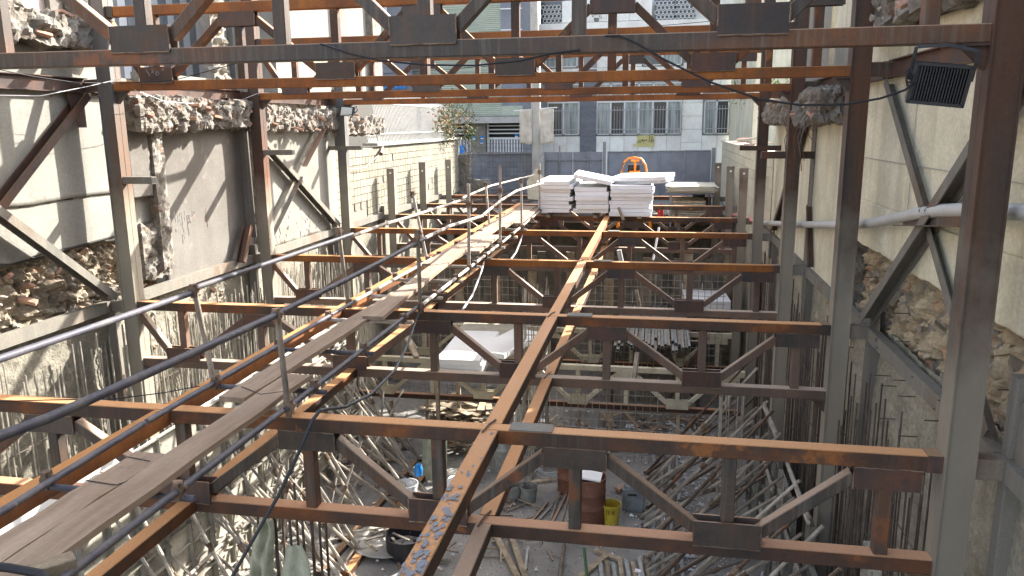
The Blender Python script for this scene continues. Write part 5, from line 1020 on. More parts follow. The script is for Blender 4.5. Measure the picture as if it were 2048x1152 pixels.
# ================================================================ steel form panels with props along both long walls
def form_panel(x, y, z, s, label, w=.50, h=1.5, m=None):
    m = m or M_form
    """s=+1 faces +X (left wall row), -1 faces -X"""
    mf_ = m; t = thing('formwork', (x, y, z), label, 'form panel', 'wall form panels'); xf = x; xo = x+s*.06
    part(MB().box(min(xf, xf+s*.006), max(xf, xf+s*.006), y, y+w, z, z+h), 'face_sheet', m, t)
    for yy in (y+.003, y+w-.009): 
        part(MB().box(min(xf+s*.006, xo), max(xf+s*.006, xo), yy, yy+.006, z, z+h), 'edge_flange', m, t)
    b = MB()
    for k in range(int(h/.3)+1): zz = z+.003+k*(h-.01)/int(h/.3); b.box(min(xf+s*.006, xo), max(xf+s*.006, xo), y+.009, y+w-.009, zz, zz+.006)
    part(b, 'cross_rib', m, t)['kind'] = 'stuff'
    b = MB()
    for k in range(9):
        zz = z+.10+k*.16
        b.box(min(xo-.002*s, xo+.006*s)-.0, max(xo-.002*s, xo+.006*s), y+.012, y+.034, zz, zz+.035)
    part(b, 'pin_slots', M_propd, t)['kind'] = 'stuff'
lf_t = ['left wall form panel, %s row, %s from the near end' % (r_, o_) for r_ in ('lower', 'upper') for o_ in ORD]
for i in range(16):
    for r_ in range(2):
        form_panel(-6.42+random.uniform(-.02, .03), 7.1+i*.52, -7+r_*1.5+random.uniform(0, .03), 1, 'left wall form panel in the %s row, %s from the near end' % (('lower', 'upper')[r_], ORD[i]))
yy = 5.9; i = 0
while yy < 14.5:
    w_ = random.choice((.22, .3, .3, .5)); hh = random.choice((1.5, 1.5, 2.1, 2.4, 2.7)) if yy < 12 else 1.6
    form_panel(1.90+random.uniform(-.04, .03), yy, -7+random.uniform(0, .05), -1, 'upright dark form panel bracing the right wall, %s from the near end' % (ORD+['seventeenth', 'eighteenth', 'nineteenth', 'twentieth', 'twenty-first', 'twenty-second', 'twenty-third', 'twenty-fourth'])[min(i, 23)], w_, hh, M_formd if i % 3 else M_form)
    yy += w_+random.choice((.03, .12, .25, .3)); i += 1
form_panel(1.8, 5.9, -4.7, -1, 'loose pale form panel leaning upright behind the right row at its near end', .34, 1.35)
for i in range(7):
    o = foam(-.05, .05, -.6, .6, 0, 1.4, 0, 'white foam sheet standing behind the left form panels', 'foam_sheet')
    o.location = (-6.66, 6.6+i*1.27, -4.72+.2*math.sin(i*2)); o['label'] = '%s white foam sheet standing behind the left form panels' % ORD[i]; o['group'] = 'foam sheets behind the left forms'; o['category'] = 'foam sheet'
# double wale tubes on the panels
def wale_tubes(X, z, ys, lab, g):
    for k, (ya, yb) in enumerate(ys): 
        for q in (0, 1): pipe('scaffold_tube', [(X, ya, z+q*.065), (X+random.uniform(-.02, .02), yb, z+q*.065+random.uniform(-.02, .02))], .024, M_prop, lab % (ORD[k], ('lower', 'upper')[q]), 'steel tube', g, 8)
for z, zz in ((-4.45, 'top'), (-5.3, 'middle'), (-6.2, 'bottom')):
    wale_tubes(-6.30, z, ((7.0, 9.8), (9.9, 12.6), (12.7, 15.4)), 'left form wale, '+zz+' level, %s length, %s tube', 'wales on the left forms')
    wale_tubes(1.80, z, ((6.3, 7.4), (8.6, 10.2), (11.1, 12.4)), 'right form wale, '+zz+' level, %s length, %s tube', 'wales on the right forms')
# props: a thin inner tube, a fat outer tube, collar and foot plate
def prop(p0, p1, lab, g, m, m2=None):
    p0 = Vector(p0); p1 = Vector(p1); mid = p0+(p1-p0)*random.uniform(.5, .65)
    t = thing('steel_prop', tuple(p0), lab, 'steel prop', g)
    part(MB().tube(p0, mid, .030, 7), 'outer_tube', m, t, True); part(MB().tube(mid, p1, .022, 7), 'inner_tube', m2 or m, t, True)
    part(MB().tube(mid-(p1-p0).normalized()*.06, mid+(p1-p0).normalized()*.06, .040, 7), 'collar', M_clamp, t)
    part(MB().box(p0.x-.06, p0.x+.06, p0.y-.06, p0.y+.06, p0.z, p0.z+.008), 'foot_plate', M_clamp, t)
for i in range(22):
    y = 7.4+i*.38; fx = -4.7+random.uniform(-.6, .5); y += random.uniform(-.15, .15)
    for zt_ in (-4.5, -5.6): prop((fx+random.uniform(-.05, .05), y, -6.985), (-6.22, y+random.uniform(-.25, .25), zt_+random.uniform(-.1, .1)), 'pale splashed prop bracing the left form panels', 'props bracing the left forms', M_prop)
for i in range(8):
    prop((-5.7+random.uniform(-.2, .5), 8.0+i*.8, -6.985), (-5.6+random.uniform(-.1, .9), 9.4+i*.8+random.uniform(-1.2, .9), -5.2+random.uniform(-.4, .5)), 'pale prop crossing between the left form braces', 'crossing props at the left forms', M_prop)
for i in range(24):
    y = 6.3+i*.36+random.uniform(-.08, .08); base = -.02+random.uniform(-.1, .12)
    for zt_ in ((-4.25, -5.2) if i % 2 else (-4.75,)): prop((base, y+random.uniform(-.06, .06)+.5, -6.985), (1.84, y+random.uniform(-.12, .12)-.1, zt_+random.uniform(-.12, .12)), 'weathered prop bracing the right form panels', 'props bracing the right forms', (M_propd, M_prop, M_propd, M_dark)[i % 4])
for i in range(8):
    prop((.5+random.uniform(-.3, .4), 8.2+i*.95, -6.985), (1.75, 8.0+i*.9+random.uniform(-.8, .6), -6.3+random.uniform(-.2, .5)), 'low weathered prop at the foot of the right forms', 'low props at the right forms', M_propd)
M_teal = flat('teal_paint', (.16, .36, .31), .6)
prop((.9, 6.6, -6.2), (1.62, 5.95, -4.62), 'teal painted prop at the near right forms', None, M_teal); tag(MB().tube((1.35, 6.2, -5.2), (1.70, 5.9, -5.15), .018, 6).obj('teal_strut', M_teal), 'thin teal strut of the near right prop', 'strut')

# ================================================================ things on the pit floor
def drum(x, y, z, m, label, r=.29, h=.88, lid=False, name='oil_drum'):
    t = thing(name, (x, y, z), label, 'drum')
    pr = [(0, .02), (r, .02), (r, 0), (r+.008, .0), (r+.008, .015), (r, .02)]
    for zz in (.33, .60): pr += [(r, (zz-.02)*h/.88), (r+.013, zz*h/.88), (r, (zz+.02)*h/.88)]
    pr += [(r, h-.02), (r+.012, h-.012), (r+.012, h), (r-.006, h)]
    pr += [(r-.006, h-.025), (0, h-.02)] if lid else [(r-.012, h-.05), (r-.014, .1), (0, .1)]
    part(MB().lathe(pr, (x, y, z), 32), 'shell', m, t, True); return t
drum(-1.03, 12.95, -7, M_drum, 'tall rusty brown oil drum with a white foam scrap on its rim')
drum(-1.45, 14.1, -7, M_drum, 'second rusty oil drum standing behind and left of the first')
drum(-2.95, 14.9, -7, M_galv, 'grey green galvanised drum with a torn red and white label left of the centre tube', .27, 1.25, True)
tag(MB().box(0, .16, 0, .002, 0, .13).obj('drum_label', M_foam), 'torn white and red label on the grey drum', 'label').location = (-3.02, 14.62, -6.15)
tag(MB().box(0, .14, 0, .002, 0, .05).obj('drum_label', flat('label_red', (.35, .03, .06), .6)), 'dark red band on the torn label of the grey drum', 'label').location = (-3.02, 14.616, -6.08)
def pail(x, y, z, r, h, m, label, name='bucket', tilt=(0, 0), rim=True, handle=True):
    t = thing(name, (x, y, z), label, 'bucket')
    part(MB().lathe([(0, .004), (r*.78, .004), (r*.78, 0), (r*.80, 0), (r, h), (r+.012, h), (r+.012, h-.03), (r, h-.032), (r-.012, h-.01), (r*.78, .03), (0, .03)], (x, y, z), 24), 'shell', m, t, True)
    if handle: part(MB().path([(x-r, y, z+h-.03)]+[(x-r*math.cos(a*math.pi/8), y-.05-.06*math.sin(a*math.pi/8), z+h-.02+r*.9*math.sin(a*math.pi/8)) for a in range(1, 8)]+[(x+r, y, z+h-.03)], .005, 5), 'handle', M_rebar, t)
    t.rotation_euler = (tilt[0], tilt[1], 0); return t
yb = pail(-.64, 12.95, -7, .165, .38, M_yel, 'bright yellow plastic bucket with dark lettering beside the rusty drum')
ink(yb, [[(.1, .3), (.1, .9), (.3, .9), (.3, .3)], [(.45, .3), (.45, .9), (.6, .6), (.75, .9), (.75, .3)], [(.9, .3), (.9, .9)]], -.73, -6.80, .17, .12, 12.795, .006)
pail(-2.22, 13.55, -7, .165, .30, M_galv, 'grey mixing pail with a handle, right one of the pair on the floor'); pail(-2.52, 13.6, -7, .16, .29, M_galv, 'grey mixing pail, left one of the pair half behind the centre tube')
pail(-4.45, 13.0, -7, .20, .45, M_pail, 'white and blue round paint pail on the floor left of the centre tube'); pail(-4.62, 13.35, -7, .17, .36, M_roof, 'dark pail behind the white paint pail')
tag(MB().lathe([(0, 0), (.07, .02), (.09, .14), (.05, .25), (0, .26)], (-4.36, 13.45, -6.62), 16).obj('blue_helmet', M_blue, None, True), 'bright blue scoop standing behind the white pail', 'scoop')
jc = thing('jerry_can', (-.25, 13.5, -7), 'dark grey plastic jerry can with a handle beside the yellow bucket', 'jerry can')
bm = bmesh.new(); bmesh.ops.create_cube(bm, size=1.0); bmesh.ops.bevel(bm, geom=bm.edges[:], offset=.12, segments=3, affect='EDGES')
for v in bm.verts: v.co = Vector((v.co.x*.42, v.co.y*.26, v.co.z*.5))
me = bpy.data.meshes.new('body'); bm.to_mesh(me); bm.free(); me.materials.append(M_gry); at(jc, link(me, 'body', None, (-.25, 13.5, -6.75), (0, 0, .1)))
part(MB().box(-.36, -.20, 13.355, 13.365, -6.66, -6.62), 'dark_label', M_roof, jc); part(MB().path([(-.36, 13.5, -6.51), (-.33, 13.5, -6.44), (-.2, 13.5, -6.44), (-.16, 13.5, -6.51)], .018, 6), 'handle', M_gry, jc); part(MB().tube((-.1, 13.5, -6.52), (-.1, 13.5, -6.45), .03, 10), 'cap', M_black, jc)
for i, (x, y) in enumerate(((-.52, 14.25), (-.36, 14.32))):
    o = link(BRICKS[i], 'brick', None, (x, y, -6.95), (.1, 0, .9+i*.5), (.24, .24, .26)); tag(o, 'loose pinkish brick behind the jerry can, %s of the pair' % ('left', 'right')[i], 'brick', 'bricks behind the jerry can')
tag(MB().add([(-1.2, 12.75, -6.10), (-.82, 12.7, -6.12), (-.80, 13.0, -6.10), (-1.15, 13.05, -6.08), (-1.2, 12.75, -6.07), (-.82, 12.7, -6.09), (-.80, 13.0, -6.07), (-1.15, 13.05, -6.05)], [(0, 1, 2, 3), (7, 6, 5, 4), (0, 4, 5, 1), (1, 5, 6, 2), (2, 6, 7, 3), (3, 7, 4, 0)]).obj('foam_scrap', M_foam), 'white foam scrap lying on top of the rusty drum', 'foam scrap')
# left foam sheets on the cream truss
FS = [((870, 722), (1022, 690), (1000, 655), (895, 648))]
for i, (dx, dy, rz, lab) in enumerate(((.05, 0, .02, 'lowest long white foam sheet of the left pile behind the second truss'), (.14, .12, -.05, 'second long foam sheet above the lowest one of the left pile'), (0, .05, .03, 'top left foam sheet of the left pile with stripes of sun'))):
    foam(-4.46+dx, -3.52+dx, 15.05+dy, 17.4+dy, -5.10+i*.115, .11, rz, lab, 'foam_slab', seed=70+i)
foam(-3.55, -2.75, 15.6, 17.6, -4.84, .11, -.30, 'right hand foam slab turned towards the centre column cage', 'foam_slab', seed=75)
ts = thing('timber_trestle', (-3.9, 16, -7), 'rough timber trestle carrying the left pile of foam sheets', 'trestle')
for y in (15.4, 17.2):
    part(MB().bar((-4.6, y, -5.16), (-2.7, y, -5.16), .10, .10), 'cross_beam', M_wood2, ts)
    for x in (-4.5, -2.85): part(MB().bar((x, y, -7), (x, y, -5.2), .08, .08, up=(0, 1, 0)), 'leg', M_wood2, ts)
tag(MB().box(-4.7, -3.0, 17.55, 18.7, -4.93, -4.90).obj('plywood', M_sheet), 'yellowish plywood sheet behind the left foam sheets', 'plywood')
foam(.80, 1.95, 20.6, 23.0, -5.0, .42, .05, 'thick white foam block on the lower floor right of the tube pile', 'foam_block', seed=80)
# pile of square tubes on a rack
rk = thing('tube_rack', (.1, 20.5, -5.6), 'dark steel rack carrying the pile of grey square tubes', 'rack')
for y in (18.9, 21.5, 23.9): part(MB().bar((-1.0, y, -5.25), (1.2, y, -5.25), .10, .10), 'cross_beam', M_dark, rk)
for x in (-.95, 1.15):
    for y in (18.9, 21.5, 23.9): part(MB().bar((x, y, -7), (x, y, -5.2), .08, .08, up=(0, 1, 0)), 'leg', M_dark, rk)
part(MB().bar((.3, 18.85, -7), (1.2, 18.85, -5.3), .08, .08), 'brace', M_dark, rk); part(MB().bar((1.2, 18.87, -6.9), (.3, 18.87, -5.4), .08, .08), 'brace', M_dark, rk)
for i in range(44):
    x = -.85+.078*(i % 23)+random.uniform(-.01, .01); y0 = 18.0+random.uniform(-.35, .5); y1 = 24.2+random.uniform(-.4, .4); z = -5.16+(i//23)*.078
    sk_ = random.uniform(-.12, .12) if i > 36 else random.uniform(-.02, .02)
    w_ = .066; b = MB(); 
    b.bar((x, y0, z), (x+sk_, y1, z), w_, w_, ch=.004); o = b.obj('square_tube', M_galv if i % 3 else M_prop); tag(o, 'grey square tube in the pile on the dark rack', 'square tube', 'square tubes on the rack')
    e = MB().box(x-w_/2+.008, x+w_/2-.008, y0-.004, y0+.002, z-w_/2+.008, z+w_/2-.008).obj('open_end', M_roof); e.parent = o
# steel tube and bar lying about; timber; sheet scraps
def lie(name, p0, p1, w, h, m, lab, cat, g=None, rnd=False):
    p0 = Vector(p0); p1 = Vector(p1)
    b = MB().tube(p0, p1, w/2, 8) if rnd else MB().bar(p0, p1, w, h)
    return tag(b.obj(name, m, None, rnd), lab, cat, g)
def F(x, y, z=-6.97): return az(x, y, z)
lie('steel_pipe', F(1050, 1060), F(1095, 1005), .05, .05, M_dark, 'dark pipe lying left of the pair near the rusty drum', 'pipe', None, True)
lie('steel_pipe', F(1080, 1038), F(1105, 1010), .05, .05, M_galv, 'short grey pipe end right of the dark pipe', 'pipe', None, True)
lie('steel_pipe', F(1098, 1050), F(1122, 978), .055, .05, M_propd, 'long pipe leading to the rusty drum, left of two', 'pipe', None, True)
lie('steel_pipe', F(1105, 1045), F(1135, 985), .055, .05, M_dark, 'long pipe leading to the rusty drum, right of two', 'pipe', None, True)
lie('timber_lath', F(1125, 1045), F(1143, 970, -6.2), .04, .03, M_wood2, 'pale lath leaning on the rusty drum', 'timber')
lie('square_tube_beam', F(690, 1152), F(905, 880), .14, .14, M_rust, 'rusty square tube beam lying across the floor towards the back', 'steel tube')
lie('square_tube_beam', F(640, 1150), F(830, 925), .12, .12, M_plate, 'brown square tube lying beside the first one', 'steel tube')
for (a, b_, c, d_, lab) in ((985, 1060, 1035, 1155, 'long grey timber at the bottom centre, left of the pair'), (1015, 1050, 1055, 1170, 'long grey timber at the bottom centre, right of the pair'), (1190, 1100, 1240, 1120, 'short thick baulk at the bottom right of centre'), (1155, 1160, 1215, 1110, 'crossing timber below the baulk'), (1060, 965, 1108, 960, 'flat plank behind the grey pails')):
    lie('timber', F(a, b_), F(c, d_), .10, .06, M_wood2, lab, 'timber')
lie('steel_pipe', F(1048, 1155), F(1055, 1095), .06, .05, M_galv, 'grey prop tube with a forked head at the bottom centre', 'pipe', None, True); lie('steel_pipe', F(1118, 1165), F(1128, 1090), .07, .05, M_propd, 'rusty pipe at the bottom centre', 'pipe', None, True)
lie('steel_pipe', F(1175, 1165), F(1168, 1095, -6.5), .05, .05, flat('green_paint', (.07, .16, .08), .5), 'green painted pipe at the bottom right of centre', 'pipe', None, True)
for i in range(9): lie('timber', F(1205+i*14, 1175), F(1200+i*13, 1118+4*(i % 3)), .07, .05, M_wood2 if i % 2 else M_galv, 'short batten in the row at the bottom edge below the nearest truss', 'timber', 'battens at the bottom edge')
for i in range(7): lie('square_tube_beam', (.12+i*.075, 11.0, -6.96), (.10+i*.08, 15.9+.3*(i % 3), -6.96), .06, .06, M_propd if i % 2 else M_galv, 'long tube in the bundle lying at the foot of the right props', 'steel tube', 'tubes lying at the right props')
tag(MB().lathe([(0, 0), (.62, .02), (.64, .03), (.6, .04), (0, .03)], (0, 0, 0), 28).obj('sheet_disc', M_conc), 'round pale metal sheet lying on the floor below the nearest truss', 'sheet').location = tuple(F(778, 1085)+Vector((0, 0, .05)))
tag(MB().lathe([(.34, 0), (.36, .35), (.355, .35), (.33, .02), (0, .02), (0, 0)], (0, 0, 0), 24).obj('black_tub', M_black), 'black rubber mixing tub at the bottom left of centre', 'tub').location = tuple(F(815, 1105))
tag(MB().add([(0, 0, 0), (.55, .1, .02), (.7, .9, .05), (.1, .8, .02), (0, 0, .02), (.55, .1, .04), (.7, .9, .07), (.1, .8, .04)], [(0, 1, 2, 3), (7, 6, 5, 4), (0, 4, 5, 1), (1, 5, 6, 2), (2, 6, 7, 3), (3, 7, 4, 0)]).obj('foam_slab', M_foam), 'white striped foam slab lying by the centre tube', 'foam slab').location = tuple(F(870, 990))
o = cloth_mb(0, .5, 0, 0, 1.1, 11, .1).obj('green_sheet', M_cloth, None, True); o.location = tuple(F(845, 960)+Vector((0, 0, .0))); o.rotation_euler = (-.3, 0, .2); tag(o, 'pale green sheet standing crumpled beside the white pail', 'sheet')
# coil of hose
hc = []
for i in range(90): a = i*.33; hc.append(Vector((-1.95+.32*math.cos(a)*(1+.12*math.sin(i*.7)), 14.75+.30*math.sin(a)*(1+.1*math.sin(i*1.1)), -6.96+.0018*i)))
pipe('coiled_hose', hc, .012, M_hose, 'loose coil of grey hose left of the rear rusty drum', 'hose', None, 6)
# loose timber heap in the middle distance, and random debris
rd = random.Random(21)
def heap(n, cx, cy, rx, ry, zmax, L, w, mats, lab, cat, g, name):
    for i in range(n):
        x = cx+rd.uniform(-rx, rx); y = cy+rd.uniform(-ry, ry); a = rd.uniform(0, math.pi); l = rd.uniform(*L); z = -6.97+rd.uniform(0, zmax)
        d = Vector((math.cos(a), math.sin(a), rd.uniform(-.08, .08)))*l/2
        lie(name, (x-d.x, y-d.y, z), (x+d.x, y+d.y, max(-6.97, z+d.z)), rd.uniform(*w), .025, rd.choice(mats), lab, cat, g)
heap(48, -3.7, 15.9, .9, .7, .35, (.4, 1.3), (.05, .12), [M_wood2, M_wood2, M_propd], 'broken board in the heap of site timber left of the grey drum', 'timber', 'timber heap by the grey drum', 'timber')
heap(30, -4.4, 17.3, .7, .4, .4, (.7, 1.3), (.1, .16), [M_wood2], 'weathered board in the stacked heap below the cream truss', 'timber', 'board stack below the cream truss', 'timber')
heap(34, -6.0, 14.6, .6, 1.3, .25, (.3, .9), (.04, .1), [M_wood2, M_propd], 'piece of scrap timber lying along the foot of the left forms', 'timber', 'scrap timber by the left forms', 'timber')
heap(28, -4.0, 11.4, .9, .5, .3, (.3, .9), (.03, .06), [M_prop, M_propd, M_wood2], 'short pale tube or stick in the heap at the bottom left of centre', 'scrap', 'scrap heap at the bottom left', 'scrap_stick')
heap(40, .2, 17.3, 1.2, .8, .2, (.3, 1.1), (.04, .12), [M_wood2, M_dark, M_propd], 'scrap piece on the dark floor under the tube rack', 'scrap', 'scrap under the tube rack', 'scrap_stick')
heap(26, -1.6, 16.6, .8, .8, .15, (.4, 1.0), (.05, .12), [M_wood2, M_propd], 'offcut lying behind the rusty drums', 'timber', 'offcuts behind the drums', 'timber')
heap(24, -5.2, 12.9, .9, 1.5, .04, (.1, .5), (.015, .04), [M_wood2, M_dark, M_rust], 'small stick or bar lying on the open floor', 'scrap', 'sticks on the open floor', 'scrap_stick')
heap(26, -2.2, 12.6, .9, 1.2, .03, (.1, .5), (.012, .03), [M_wood2, M_dark], 'small stick on the floor round the pails', 'scrap', 'sticks round the pails', 'scrap_stick')
for i in range(26):
    x = rd.choice((-5.0, -4.6, -2.6, -.2, .3, .9)); y = rd.uniform(11.2, 18); s_ = rd.uniform(.06, .26)
    tag(MB().add([(0, 0, 0), (s_, .1*s_, 0), (s_*.9, s_*.8, 0), (.1*s_, s_, 0), (0, 0, .03), (s_, .1*s_, .03), (s_*.9, s_*.8, .03), (.1*s_, s_, .03)], [(3, 2, 1, 0), (4, 5, 6, 7), (0, 1, 5, 4), (1, 2, 6, 5), (2, 3, 7, 6), (3, 0, 4, 7)]).obj('foam_chip', M_foam), 'white polystyrene offcut lying on the pit floor', 'foam scrap', 'foam scraps on the pit floor').location = (x+rd.uniform(-.5, .5), y, -6.97)
# crumbs of foam and grit nobody could count
b = MB()
for i in range(4200):
    x = rd.gauss(.75, .45) if i % 4 else rd.uniform(-6, 1.5); y = rd.uniform(10.5, 18.5); s_ = rd.uniform(.006, .03) if i % 9 else rd.uniform(.03, .11)
    b.add([(x, y, -6.972), (x+s_, y+.2*s_, -6.972), (x+.3*s_, y+s_, -6.972), (x+.4*s_, y+.3*s_, -6.972+s_*.6)], [(0, 1, 3), (1, 2, 3), (2, 0, 3), (2, 1, 0)])
tag(b.obj('foam_crumbs', M_foam), 'white crumbs of polystyrene strewn over the pit floor', 'crumbs', None, 'stuff')
b = MB()
for i in range(5000):
    x = rd.uniform(-6.3, 1.6); y = rd.uniform(10, 20); s_ = rd.uniform(.005, .035)
    b.add([(x, y, -6.975), (x+s_, y+.2*s_, -6.975), (x+.3*s_, y+s_, -6.975), (x+.4*s_, y+.3*s_, -6.975+s_*.5)], [(0, 1, 3), (1, 2, 3), (2, 0, 3), (2, 1, 0)])
tag(b.obj('grit', M_mortar), 'mortar grit and crumbs scattered over the pit floor', 'grit', None, 'stuff')
# upright props holding the cream trusses
for i, (x, y) in enumerate(((-6.0, 16.6), (-5.3, 17.2), (-1.6, 16.7), (-.9, 17.1), (.6, 16.7))): lie('timber_prop', (x, y, -7), (x+.02, y, -6.3), .08, .08, M_wood2, 'short timber prop under the cream truss, %s from the left' % ORD[i], 'timber prop', 'props under the cream truss')
# white pvc pipe piece and grey rods in the middle distance
lie('pvc_piece', ay(1238, 500, 16.0), ay(1244, 528, 16.0), .10, .1, M_pvc, 'short white plastic pipe hanging in the fourth bay', 'pipe', None, True)
lie('pale_pole', ay(1318, 455, 18.0), ay(1306, 520, 17.5), .05, .05, M_wframe, 'slim white pole leaning in the fourth bay', 'pole', None, True); lie('pale_pole', ay(1275, 705, 13.5), ay(1268, 758, 13.4), .08, .06, M_prop, 'pale batten hanging in front of the tube rack', 'batten')
lie('pale_pole', ay(1272, 580, 14.5), ay(1280, 620, 14.3), .06, .05, M_wood2, 'short leaning batten above the tube rack', 'batten')
lie('timber', (-6.3, 17.6, -4.1), (-5.2, 16.2, -5.1), .12, .08, M_wood2, 'board leaning from the left wall down to the cream truss', 'timber')

# ================================================================ PVC drain along the right wall, floodlights, cables
pv = thing('drain_pipe', (2.3, 9, -1), 'long pale grey plastic drain pipe slung along the right wall columns', 'pipe')
X = 2.33
pp = [ax(2120, 424, X), ax(2048, 424, X), ax(1985, 424, X), ax(1935, 420, X), ax(1880, 421, X), ax(1830, 429, X), ax(1740, 447, X), ax(1680, 450, X), ax(1600, 449, X), ax(1530, 446, X)]
part(MB().path(pp[:4], .058, 14), 'pipe_length', M_pvc, pv, True); part(MB().path(pp[3:6], .056, 14), 'pipe_length', M_pvc, pv, True); part(MB().path(pp[5:], .053, 14), 'pipe_length', M_pvc, pv, True)
part(MB().path([pp[-1], ax(1512, 442, X), ax(1497, 438, X)], .055, 12), 'pink_sleeve', M_pink, pv, True); part(MB().path([ax(1497, 438, X), ax(1480, 431, X), ax(1462, 430, X)], .05, 12), 'pink_sleeve', M_pink, pv, True)
for t_ in (1868, 1856): p = ax(t_, 421, X); part(MB().path([p+Vector((math.cos(a*.8)*.062, .01*a, math.sin(a*.8)*.062)) for a in range(9)], .004, 4), 'tie_wire', M_rebar, pv)
tag(MB().ext(AN, ax(1797, 441, 2.30), ax(1932, 441, 2.26)).obj('pipe_bracket', M_dark), 'dark angle iron shelf under the drain pipe by the nearest right column', 'bracket')
fl_ = thing('floodlight', tuple(ay(1876, 168, 5.42)), 'black finned floodlight seen from the back, hanging under the nearest upper truss', 'floodlight')
c0 = ay(1877, 168, 5.40); W2, H2 = .162, .122
bm = bmesh.new(); bmesh.ops.create_cube(bm, size=1.0); bmesh.ops.bevel(bm, geom=bm.edges[:], offset=.05, segments=2, affect='EDGES')
RM = Matrix.Translation(c0) @ Matrix.Rotation(.09, 4, 'Y') @ Matrix.Rotation(.22, 4, 'X') @ Matrix.Rotation(-.12, 4, 'Z')
for v in bm.verts: v.co = RM @ Vector((v.co.x*2*W2, v.co.y*.07+.02, v.co.z*2*H2))
me = bpy.data.meshes.new('housing'); bm.to_mesh(me); bm.free(); me.materials.append(M_cast); at(fl_, link(me, 'housing'))
for i in range(17):
    x = -.125+i*.0165; b = MB().box(x, x+.006, -.055, -.012, -H2*.82, H2*.86); b.v = [tuple(RM @ Vector(v)) for v in b.v]; part(b, 'fin', M_cast, fl_)
for (a, b_, c_, d_) in ((-W2, W2, -H2-.004, -H2+.018), (-W2, W2, H2-.014, H2+.004), (-W2-.004, -W2+.016, -H2, H2), (W2-.016, W2+.004, -H2, H2)):
    b = MB().box(a, b_, -.045, .0, c_, d_); b.v = [tuple(RM @ Vector(v)) for v in b.v]; part(b, 'rim', M_cast, fl_)
gl = MB().box(-W2*.85, W2*.85, .056, .060, -H2*.8, H2*.8); gl.v = [tuple(RM @ Vector(v)) for v in gl.v]; part(gl, 'glass', M_lens, fl_)
br = MB()
q = [(-W2-.012, 0, .02), (-W2-.012, 0, .21), (0, 0, .235), (W2+.012, 0, .21), (W2+.012, 0, .03)]
q = [RM @ Vector(v) for v in q]
for a, b_ in zip(q, q[1:]): br.bar(a, b_, .022, .006, up=(0, 1, 0))
part(br, 'yoke', M_cast, fl_)
jb = RM @ Vector((-W2-.02, -.04, .06)); part(MB().path([jb+Vector((.02*math.cos(a*1.3), .01*math.sin(a), .03*math.sin(a*1.3)-.004*a)) for a in range(16)], .007, 5), 'coiled_lead', M_black, fl_)
part(MB().path([RM @ Vector((0, 0, .235)), ay(1884, 97, 5.44), ay(1880, 90, 5.46)], .004, 4), 'hanging_wire', M_rebar, fl_)
pipe('lamp_cable', [ay(1828, 165, 5.38), ay(1810, 180, 5.34), ay(1760, 197, 5.34), ay(1690, 209, 5.34), ay(1600, 210, 5.34), ay(1520, 199, 5.35), ay(1420, 164, 5.38), ay(1330, 120, 5.42), ay(1270, 85, 5.43), ay(1240, 71.5, 5.46), ay(1150, 74.5, 5.54)], .008, M_black, 'black cable sagging from the floodlight up to the nearest upper truss', 'cable', None, 6)
pipe('lamp_cable', [ay(638, 87.5, 5.50), ay(650, 90, 5.44), ay(700, 108, 5.42), ay(760, 121, 5.38), ay(850, 130, 5.34), ay(950, 131, 5.34), ay(1040, 122, 5.36), ay(1100, 108, 5.42), ay(1160, 100, 5.46)], .007, M_black, 'black cable looping across the middle of the nearest upper truss', 'cable', None, 6)
f2 = thing('floodlight', tuple(ay(694, 221, 16.6)), 'small floodlight with pale glass on the fourth left column', 'floodlight')
pA = [ay(681, 212, 16.55), ay(708, 214, 16.55), ay(706, 230, 16.5), ay(678, 233, 16.5)]
part(MB().add(pA+[p+Vector((0, .08, 0)) for p in pA], [(0, 1, 2, 3), (7, 6, 5, 4), (0, 4, 5, 1), (1, 5, 6, 2), (2, 6, 7, 3), (3, 7, 4, 0)]), 'housing', M_cast, f2)
cA = sum(pA, Vector())/4; pB = [cA+(p-cA)*.8-Vector((0, .012, 0)) for p in pA]; part(MB().add(pB+[p+Vector((0, .01, 0)) for p in pB], [(0, 1, 2, 3), (7, 6, 5, 4), (0, 4, 5, 1), (1, 5, 6, 2), (2, 6, 7, 3), (3, 7, 4, 0)]), 'glass', M_lens, f2)
part(MB().path([ay(712, 212, 16.6), ay(715, 220, 16.6), ay(700, 236, 16.6)], .012, 5), 'yoke', M_cast, f2)
# hoses and thin wires
pipe('dark_hose', [ay(838, 622, 9.0), ay(832, 640, 8.9), ay(815, 690, 8.0), ay(790, 740, 7.2), ay(740, 790, 6.6), ay(690, 814, 6.1), ay(655, 818, 5.55), ay(640, 821, 5.42), ay(625, 840, 5.38), ay(600, 900, 5.3), ay(560, 985, 5.2), ay(500, 1090, 5.1), ay(455, 1170, 5.0)], .014, M_cable, 'dark grey hose hanging from the second truss over the nearest truss to the bottom edge', 'hose')
pipe('grey_hose', [ay(968, 524, 12.98), ay(962, 545, 12.6), ay(945, 590, 11.8), ay(925, 620, 9.4)], .016, M_hose, 'pale grey hose hanging from the third truss to the second', 'hose')
pipe('grey_hose', [ay(1045, 470, 16.78), ay(1040, 485, 16.5), ay(1032, 505, 15.5), ay(1015, 528, 13.2)], .016, M_hose, 'pale grey hose hanging from the fourth truss to the third', 'hose')
pipe('thin_wire', [ay(-30, 133, 6.5), ay(60, 152, 7), ay(150, 165, 8), ay(240, 167, 9), ay(350, 160, 9.05), ay(480, 125, 9.1)], .005, M_black, 'thin dark wire drooping under the nearest upper truss on the left', 'wire', None, 4)
pipe('thin_wire', [ay(-30, 190, 7.5), ay(80, 192, 7.8), ay(180, 172, 8.6), ay(240, 158, 9.0)], .004, M_wframe, 'thin pale wire in front of the left plaster wall', 'wire', None, 4)
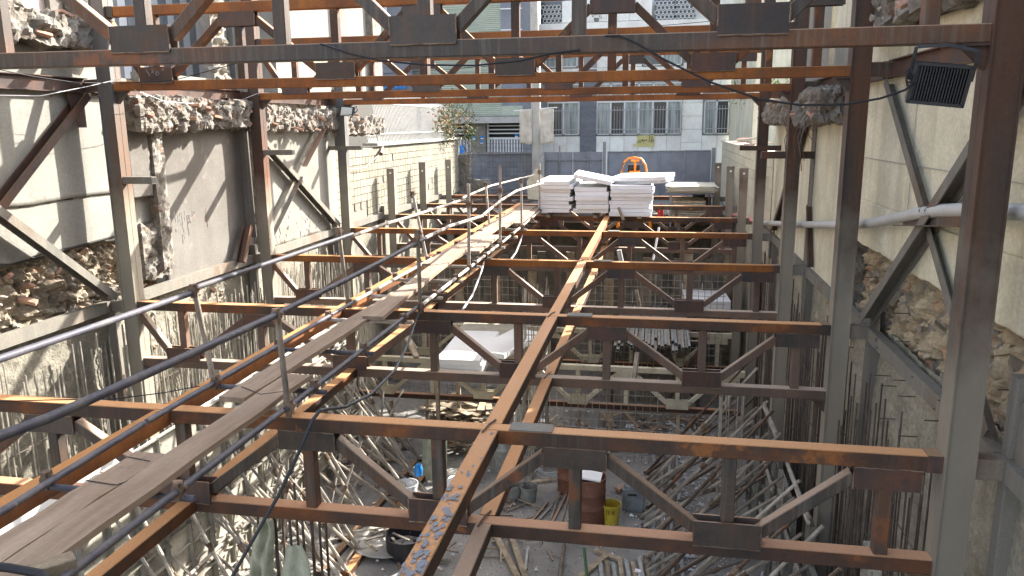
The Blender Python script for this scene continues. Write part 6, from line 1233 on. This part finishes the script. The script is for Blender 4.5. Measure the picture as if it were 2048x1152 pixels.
pipe('thin_wire', [ay(270, 180, 9.1), ay(330, 203, 10), ay(420, 210, 12), ay(470, 205, 12.8), ay(520, 185, 13)], .005, M_wframe, 'thin pale wire above the middle left ledge', 'wire', None, 4)
pipe('thin_wire', [ax(0, 815, -4.6)]+[az(x, y, -2.2) for x, y in ((120, 812), (240, 800), (330, 790), (400, 775))][:0]+[ay(-20, 803, 5.44), ay(100, 800, 5.44), ay(230, 798, 5.5), ay(330, 785, 5.8), ay(400, 772, 5.9)], .005, M_black, 'thin dark wire along the nearest truss at the left', 'wire', None, 4)
pipe('thin_wire', [ax(690, 340, -7.2), ax(730, 335, -7.2), ax(765, 303, -7.2)], .006, M_hose, 'thin cable drooping on the tiled wall to a small junction', 'wire', None, 4)
o = thing('tap', tuple(ax(765, 300, -7.2)), 'small pipe stub fitting high on the tiled wall', 'fitting'); part(MB().tube(ax(765, 296, -7.25), ax(762, 308, -7.15), .05, 8), 'body', M_dark, o)
# grey paint spill on the near centre tube: splashes with their own shape
b = MB(); rs = random.Random(4)
for i in range(110):
    y = 3.2+abs(rs.gauss(0, .75)); x = -1.20+rs.uniform(-.062, .062); r_ = rs.uniform(.003, .016) if i % 5 else rs.uniform(.014, .026); n_ = 8
    pts = [(x+r_*math.cos(k*math.pi/4)*rs.uniform(.7, 1.2), y+1.8*r_*math.sin(k*math.pi/4)*rs.uniform(.7, 1.2), -2.2715+.0001*i) for k in range(n_)]
    pts = [(max(-1.264, min(-1.136, p[0])), p[1], p[2]) for p in pts]; b.add(pts, [tuple(range(n_))])
tag(b.obj('paint_splashes', flat('blue_grey_paint', (.20, .215, .235), .7)), 'blue grey paint splashes dried on the near end of the centre tube', 'paint', None, 'stuff')

# chalk figures on the second upper truss and the fourth ledge plate
ck = [o for o in COL.objects if o.name.startswith('cross_truss') and 'upper level truss second' in o.get('label', '')][0]
ink(ck, [[(.05, .75), (.22, .25)], [(.34, .80), (.36, .62), (.30, .50), (.42, .55), (.44, .72)], [(.50, .40), (.58, .62), (.66, .42), (.56, .30), (.50, .40)], [(.84, .72), (.89, .80), (.93, .72), (.88, .66), (.84, .72)]], -6.32, .60, .28, .16, YT[1]-.016, .0028, flat('white_chalk', (.42, .40, .38), .9))
